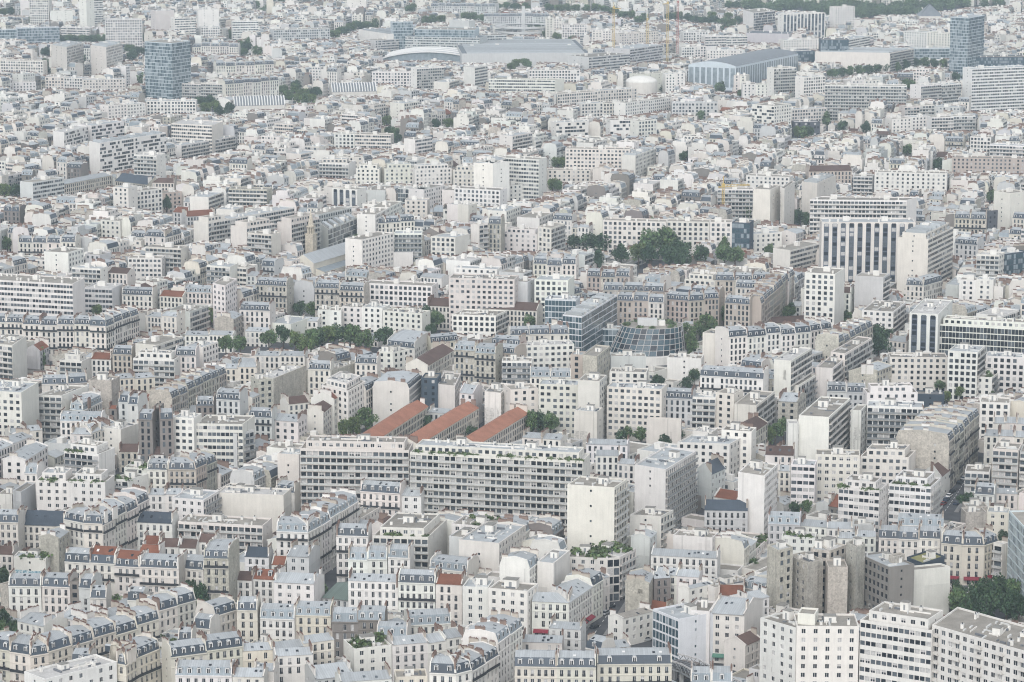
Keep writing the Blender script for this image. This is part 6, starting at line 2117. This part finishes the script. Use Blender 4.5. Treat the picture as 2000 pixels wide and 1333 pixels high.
# church
p, q = [np.array(v) for v in SITE['church']]; u = (q - p) / np.hypot(*(q - p)); v = np.array([-u[1], u[0]]); L = np.hypot(*(q - p))
root = thing('church', (*p, 0), 'small stone church with grey roofed nave and slender pierced spire', 'church')
T = Target(1); Q = np.array([p, q, q + v * 14, p + v * 14]); col = np.array(WALL['y'])
for i in range(4): facade(T, Q[i], Q[(i + 1) % 4], 0, 11, 'h' if i == 0 else 'b', 'y', col, rt, fh=9)
roof_profile(T, Q, 11, [(-.03, 0), (.5, 5), (1.03, 0)], ['zinc'] * 2, [np.array(ROOFC['zinc'])] * 2, 'y', col)
Q2 = np.array([p + u * 3 - v * 6, q - u * 3 - v * 6, q - u * 3, p + u * 3])
for i in range(4): facade(T, Q2[i], Q2[(i + 1) % 4], 0, 6, 'h' if i == 0 else 'b', 'y', col, rt, fh=5.4)
roof_profile(T, Q2, 6, [(-.03, -.5), (1, 1.5)], ['zinc'], [np.array(ROOFC['zincblue'])], 'y', col)
Oc = (*p, 0)
obj('wall', T.wall.mesh('wall', Oc), root); obj('roof', T.roof.mesh('roof', Oc), root); g = obj('window_row', T.glass.mesh('window_row', Oc), root); g['kind'] = 'stuff'
s0 = np.array(SITE['spire'][0]); mb = MB(); cs = srgb('c9bfae')
mb.quads(box_quads([s0], u, 2.6, 2.6, 0, 19), 'stone', cs); mb.quads(box_quads([s0], u, 2.9, 2.9, 19, 19.6, True), 'stone', cs)
for k in range(8):
    a = k * math.pi / 4; mb.quads(box_quads([s0 + 1.9 * np.array([math.cos(a), math.sin(a)])], u, .28, .28, 19.6, 23.5), 'stone', cs)
mb.quads(box_quads([s0], u, 2.2, 2.2, 23.5, 24.1, True), 'stone', cs); mb.quads(box_quads([s0], u, 1.2, 1.2, 19.6, 23.5), 'stone', np.array(cs) * .6)
for k in range(8):
    a0, a1 = k * math.pi / 4, (k + 1) * math.pi / 4; e = lambda r, z, a: np.array([s0[0] + r * math.cos(a), s0[1] + r * math.sin(a), z])
    mb.quads([[e(2, 24.1, a0), e(2, 24.1, a1), e(.1, 34, a1), e(.1, 34, a0)]], 'stone', cs)
obj('spire', mb.mesh('spire', Oc), root)

# dome on its drum
p, q = [np.array(v) for v in SITE['dome']]; r = 15.0; root = thing('domed_hall', (*p, 0), 'low white dome on a round drum behind pale flats', 'building')
mb = MB(); N = 36; A = np.linspace(0, 2 * math.pi, N + 1)
for a0, a1 in zip(A, A[1:]): mb.quads([[ring(r, 0, a0), ring(r, 0, a1), ring(r, 17, a1), ring(r, 17, a0)]], 'plaster', WALL['c'])
obj('drum', mb.mesh('drum'), root); mb = MB()
for j in range(8):
    f0, f1 = j / 8 * math.pi / 2, (j + 1) / 8 * math.pi / 2
    for a0, a1 in zip(A, A[1:]):
        mb.quads([[ring(r * math.cos(f0), 17 + 5.5 * math.sin(f0), a0), ring(r * math.cos(f0), 17 + 5.5 * math.sin(f0), a1), ring(r * math.cos(f1), 17 + 5.5 * math.sin(f1), a1), ring(r * math.cos(f1), 17 + 5.5 * math.sin(f1), a0)]], 'plaster', WALL['w'])
obj('dome', mb.mesh('dome'), root)

# ribbed vaults and the arched hall
def vault(key, name, label, depth, h, rise, ribs, along):
    p, q = [np.array(v) for v in SITE[key]]; L = np.hypot(*(q - p)); u = (q - p) / L
    root = thing(name, (*p, 0), label, 'building', rz=math.atan2(u[1], u[0])); N = 14
    mbs, mbr = MB(), MB()
    for i in range(N):
        t0, t1 = i / N, (i + 1) / N
        f = lambda t: h + rise * math.sin(math.pi * t) ** 0.8
        if along:   # barrel axis along the front
            y0, y1 = depth * t0, depth * t1
            mbs.quads([[(0, y0, f(t0)), (L, y0, f(t0)), (L, y1, f(t1)), (0, y1, f(t1))]], 'zinc', ROOFC['greyroof'], [[(0, y0), (L, y0), (L, y1), (0, y1)]])
            for e in (0, L): mbs.quads([[(e, y0, 0), (e, y1, 0), (e, y1, f(t1)), (e, y0, f(t0))]], 'plaster', WALL['w'])
            for k in range(ribs + 1):
                x = k * L / ribs; beam(mbr, (x, y0, f(t0) + .3), (x, y1, f(t1) + .3), .9, 'white_frame')
        else:
            x0, x1 = L * t0, L * t1
            mbs.quads([[(x0, 0, f(t0)), (x1, 0, f(t1)), (x1, depth, f(t1)), (x0, depth, f(t0))]], 'zinc', ROOFC['zinc'], [[(x0, 0), (x1, 0), (x1, depth), (x0, depth)]])
            mbs.quads([[(x0, 0, 0), (x1, 0, 0), (x1, 0, f(t1)), (x0, 0, f(t0))]], 'glass_sky'); mbs.quads([[(x1, depth, 0), (x0, depth, 0), (x0, depth, f(t0)), (x1, depth, f(t1))]], 'plaster', WALL['w'])
            for k in range(ribs):
                y = k * depth / (ribs - 1) - 1.0 * (k == 0); beam(mbr, (x0, y, f(t0) + .5), (x1, y, f(t1) + .5), 1.5, 'white_frame')
    if along: mbs.quads([[(0, 0, 0), (L, 0, 0), (L, 0, h), (0, 0, h)]], 'plaster', WALL['c'])
    obj('shell', mbs.mesh('shell'), root); obj('rib_row', mbr.mesh('rib_row'), root)['kind'] = 'stuff'
vault('vault1', 'vaulted_shed', 'grey barrel-vaulted shed with pale ribs beside the small park', 16, 5, 8, 18, True)
vault('vault2', 'vaulted_shed', 'grey barrel-vaulted shed with pale ribs among zinc roofs', 16, 5, 8, 16, True)
vault('archhall', 'arched_exhibition_hall', 'wide exhibition hall under low white arched ribs', 60, 5, 7, 4, False)

# ramp, pyramid roof
x, y = SITE['ramp'][0]; root = thing('spiral_car_ramp', (x, y, 0), 'round concrete car ramp with slim tower beside the convention centre', 'ramp'); mb = MB(); r = 34
for lvl in (5, 11, 17):
    for a0, a1 in zip(A, A[1:]):
        for ra, rb2 in ((r, r - 8),): mb.quads([[ring(ra, lvl, a0), ring(ra, lvl, a1), ring(rb2, lvl, a1), ring(rb2, lvl, a0)], [ring(ra, lvl - 1.6, a0), ring(ra, lvl - 1.6, a1), ring(ra, lvl + .9, a1), ring(ra, lvl + .9, a0)]], 'plaster', WALL['g'])
obj('deck', mb.mesh('deck'), root); mb = MB(); mb.quads(box_quads([ring(r - 9, 0, a)[:2] for a in A[::3]], (1, 0), .5, .5, 0, 17), 'plaster', WALL['g']); local_box(mb, -2, 2, -2, 2, 0, 40, 'plaster', WALL['g']); obj('tower', mb.mesh('tower'), root)
p, q = [np.array(v) for v in SITE['pyramid']]; c0 = (p + q) / 2; r = np.hypot(*(q - p)) / 2; root = thing('pyramid_roofed_hall', (*c0, 0), 'hall with tall grey pyramid roof among park trees', 'building'); mb = MB()
mb.quads(box_quads([(0, 0)], (1, 0), r, r, 0, 12), 'plaster', WALL['c']); obj('wall', mb.mesh('wall'), root); mb = MB(); cs4 = [(-r, -r), (r, -r), (r, r), (-r, r)]
for i in range(4): mb.quads([[v3(cs4[i], 12), v3(cs4[(i + 1) % 4], 12), (0.8, 0, 27), (-.8, 0, 27)]], 'slate', ROOFC['greyroof'])
obj('roof', mb.mesh('roof'), root)

# tower cranes
def crane(key, h, jib, ang, lift, mat, label, w=1.9):
    x, y = SITE[key][0]; z0 = 14.0 if key == 'crane5' else 0.0
    root = thing('tower_crane', (x, y, z0 if z0 else 0), label, 'crane'); mb = MB()
    k = int(h / w); s = w / 2
    for sx, sy in ((-s, -s), (s, -s), (s, s), (-s, s)): beam(mb, (sx, sy, 0), (sx, sy, h), .34, mat)
    for i in range(k):
        za, zb_ = i * w, (i + 1) * w; f = 1 if i % 2 else -1
        for (ax, ay), (bx, by) in (((-s, -s), (s, -s)), ((s, -s), (s, s)), ((s, s), (-s, s)), ((-s, s), (-s, -s))):
            if f < 0: (ax, ay), (bx, by) = (bx, by), (ax, ay)
            beam(mb, (ax, ay, za), (bx, by, zb_), .2, mat)
    obj('mast', mb.mesh('mast'), root); mb = MB()
    d = np.array([math.cos(ang), math.sin(ang), 0]); e = d * math.cos(lift) + np.array([0, 0, math.sin(lift)]); b0 = np.array([0, 0, h])
    tip = b0 + e * jib; up = np.cross(np.cross(e, (0, 0, 1.)), e); up /= np.linalg.norm(up); sd_ = np.cross(e, up)
    for o in (up * 1.4, sd_ * .8, -sd_ * .8): beam(mb, b0 + o, tip + o * .4, .28, 'white_frame' if lift > .4 else mat)
    m = int(jib / 2.2)
    for i in range(m):
        a = b0 + e * jib * i / m; c = b0 + e * jib * (i + .5) / m
        for o in (sd_ * .8, -sd_ * .8): beam(mb, a + o, c + up * 1.3, .16, 'white_frame' if lift > .4 else mat)
    obj('jib', mb.mesh('jib'), root); mb = MB()
    beam(mb, b0, b0 - d * jib * .28, .8, mat); local_box(mb, -1.1, 1.1, -1.1, 1.1, h - .2, h + 2.2, mat)
    cw = b0 - d * jib * .26; local_box(mb, cw[0] - 1.2, cw[0] + 1.2, cw[1] - 1.2, cw[1] + 1.2, h - 2.2, h + .6, 'plaster', WALL['g'])
    obj('counter_jib', mb.mesh('counter_jib'), root); mb = MB()
    ap = b0 + np.array([0, 0, 7.0]); beam(mb, b0, ap, .5, mat); beam(mb, ap, b0 + e * jib * .8, .14, 'iron'); beam(mb, ap, cw, .14, 'iron'); beam(mb, tip, tip - np.array([0, 0, h * .4]), .12, 'iron')
    obj('tie_cable', mb.mesh('tie_cable'), root)
crane('crane1', 70, 36, math.radians(158), math.radians(58), 'crane_yellow', 'yellow luffing crane with steep pale jib, tallest over the building site')
crane('crane2', 50, 32, math.radians(100), math.radians(66), 'crane_yellow', 'yellow luffing crane with short mast at the building site')
crane('crane3', 68, 36, math.radians(40), math.radians(62), 'crane_yellow', 'yellow crane with raised jib at the end of the building site')
crane('crane4', 62, 34, math.radians(70), math.radians(68), 'crane_red', 'reddish crane mast beside the exhibition hall')
crane('crane5', 18, 18, math.radians(12), math.radians(2), 'crane_yellow', 'small yellow crane with level jib over a half-built roof', 1.3)

# metro viaduct
V = [np.array(v) for v in SITE['viaduct']]
root = thing('metro_viaduct', (*V[0], 0), 'steel lattice metro viaduct squeezed between the street fronts', 'bridge'); Ov = np.array([*V[0], 0.0])
mbd, mbt, mbc = MB(), MB(), MB()
for a, b in zip(V, V[1:]):
    L = np.hypot(*(b - a)); u = (b - a) / L; w = np.array([-u[1], u[0]])
    mbd.quads([[v3(a - w * 3.6, 6.6), v3(b - w * 3.6, 6.6), v3(b + w * 3.6, 6.6), v3(a + w * 3.6, 6.6)]], 'asphalt')
    for o in (-1.6, 1.6):
        for g in (-.72, .72): beam(mbd, v3(a + w * (o + g), 6.7), v3(b + w * (o + g), 6.7), .12, 'rail_grey')
    for s in (-3.7, 3.7):
        A0, B0 = a + w * s, b + w * s
        beam(mbt, v3(A0, 5.6), v3(B0, 5.6), .4, 'rail_grey'); beam(mbt, v3(A0, 8.4), v3(B0, 8.4), .45, 'curtain')
        m = max(2, int(L / 2.2))
        for i in range(m):
            c, d = A0 + (B0 - A0) * i / m, A0 + (B0 - A0) * (i + 1) / m
            beam(mbt, v3(c, 5.6), v3(d, 8.4), .18, 'rail_grey'); beam(mbt, v3(c, 8.4), v3(d, 5.6), .18, 'rail_grey')
    for s in (-2.5, 2.5): mbc.quads(box_quads([a + w * s], u, .5, .5, 0, 5.6), 'plaster', WALL['g'])
obj('track_deck', mbd.mesh('track_deck', Ov), root); obj('lattice_girder', mbt.mesh('lattice_girder', Ov), root); obj('column_row', mbc.mesh('column_row', Ov), root)['kind'] = 'stuff'

# cars
def car_meshes(col):
    mb = MB(); P = [(-2.1, .35), (-2.1, .8), (-1.75, .95), (-.2, .98), (1.4, .9), (2.1, .72), (2.15, .35)]
    for s in (-1, 1):
        for (x0, z0), (x1, z1) in zip(P, P[1:]): mb.quads([[(x0, s * .86, .3), (x1, s * .86, .3), (x1, s * .86, max(z1, .31)), (x0, s * .86, max(z0, .31))]][:: 1], 'paint', col)
    for (x0, z0), (x1, z1) in zip(P, P[1:]): mb.quads([[(x0, -.86, z0), (x1, -.86, z1), (x1, .86, z1), (x0, .86, z0)]], 'paint', col)
    mb.quads([[(-1.45, -.66, 1.45), (.35, -.66, 1.45), (.35, .66, 1.45), (-1.45, .66, 1.45)]], 'paint', col)
    g = MB(); lo = [(-1.9, -.84), (1.15, -.84), (1.15, .84), (-1.9, .84)]; hi = [(-1.45, -.66), (.35, -.66), (.35, .66), (-1.45, .66)]
    for i in range(4): g.quads([[(*lo[i], .95), (*lo[(i + 1) % 4], .95), (*hi[(i + 1) % 4], 1.45), (*hi[i], 1.45)]], 'glass')
    w = MB()
    for k in range(12):
        a0, a1 = k * math.pi / 6, (k + 1) * math.pi / 6; f = lambda a, y: (.32 * math.cos(a), y, .32 * math.sin(a))
        w.quads([[f(a0, -.1), f(a1, -.1), f(a1, .1), f(a0, .1)], [(0, -.1, 0), f(a0, -.1), f(a1, -.1), (0, -.1, 0)], [(0, .1, 0), f(a0, .1), f(a1, .1), (0, .1, 0)]], 'tyre')
    return mb.mesh('body'), g.mesh('windows'), w.mesh('wheel')
CC = [('white', (.7, .7, .7)), ('black', (.02, .02, .025)), ('silver', (.4, .41, .42)), ('dark blue', (.03, .045, .08)), ('dark red', (.18, .03, .03))]
CM = {n: car_meshes(c) for n, c in CC}
order = ['white', 'silver', 'black', 'black', 'silver', 'white', 'black', 'black', 'silver', 'white', 'black', 'dark blue', 'dark red', 'dark blue', 'silver', 'black']
for i, (x, y, a) in enumerate(SITE['cars']):
    n = order[i]; b, g, w = CM[n]
    where = 'beside the blue glass corner' if i < 2 else 'in the cross street by the red awnings' if i < 5 else 'outside the café' if i < 7 else 'along the parked-car street'
    root = thing('parked_car', (x, y, 0.014), f'{n} car standing {where}', 'car', 'cars in the streets', math.radians(a))
    obj('body', b, root); obj('window_glass', g, root)
    for sx in (-1.3, 1.3):
        for sy in (-.8, .8): obj('wheel', w, root, (sx, sy, .32))

# ------------------------------------------------------------------ haze
mb = MB(); X0, X1, Y0, Y1, Z0, Z1 = -13000, 13000, -1500, 25000, -1.0, 290.0
mb = MB(); local_box(mb, X0, X1, Y0, Y1, Z0, Z1, 'plaster')
me = mb.mesh('haze'); me.materials.clear()
hm = bpy.data.materials.new('haze'); hm.use_nodes = True; nt = hm.node_tree; nt.nodes.clear()
vol = nt.nodes.new("ShaderNodeVolumePrincipled"); out = nt.nodes.new("ShaderNodeOutputMaterial")
vol.inputs['Color'].default_value = (0.72, 0.88, 1.0, 1); vol.inputs['Density'].default_value = HAZE; vol.inputs['Anisotropy'].default_value = 0.0
nt.links.new(vol.outputs[0], out.inputs['Volume']); me.materials.append(hm)
tag(obj('haze', me), kind='stuff')


gc.enable()
print('LOTS', len(LOTS), {k: len(v) for k, v in byk.items()}, 'objects', len(bpy.data.objects), 'tris', sum(len(m.polygons) * 2 for m in bpy.data.meshes))
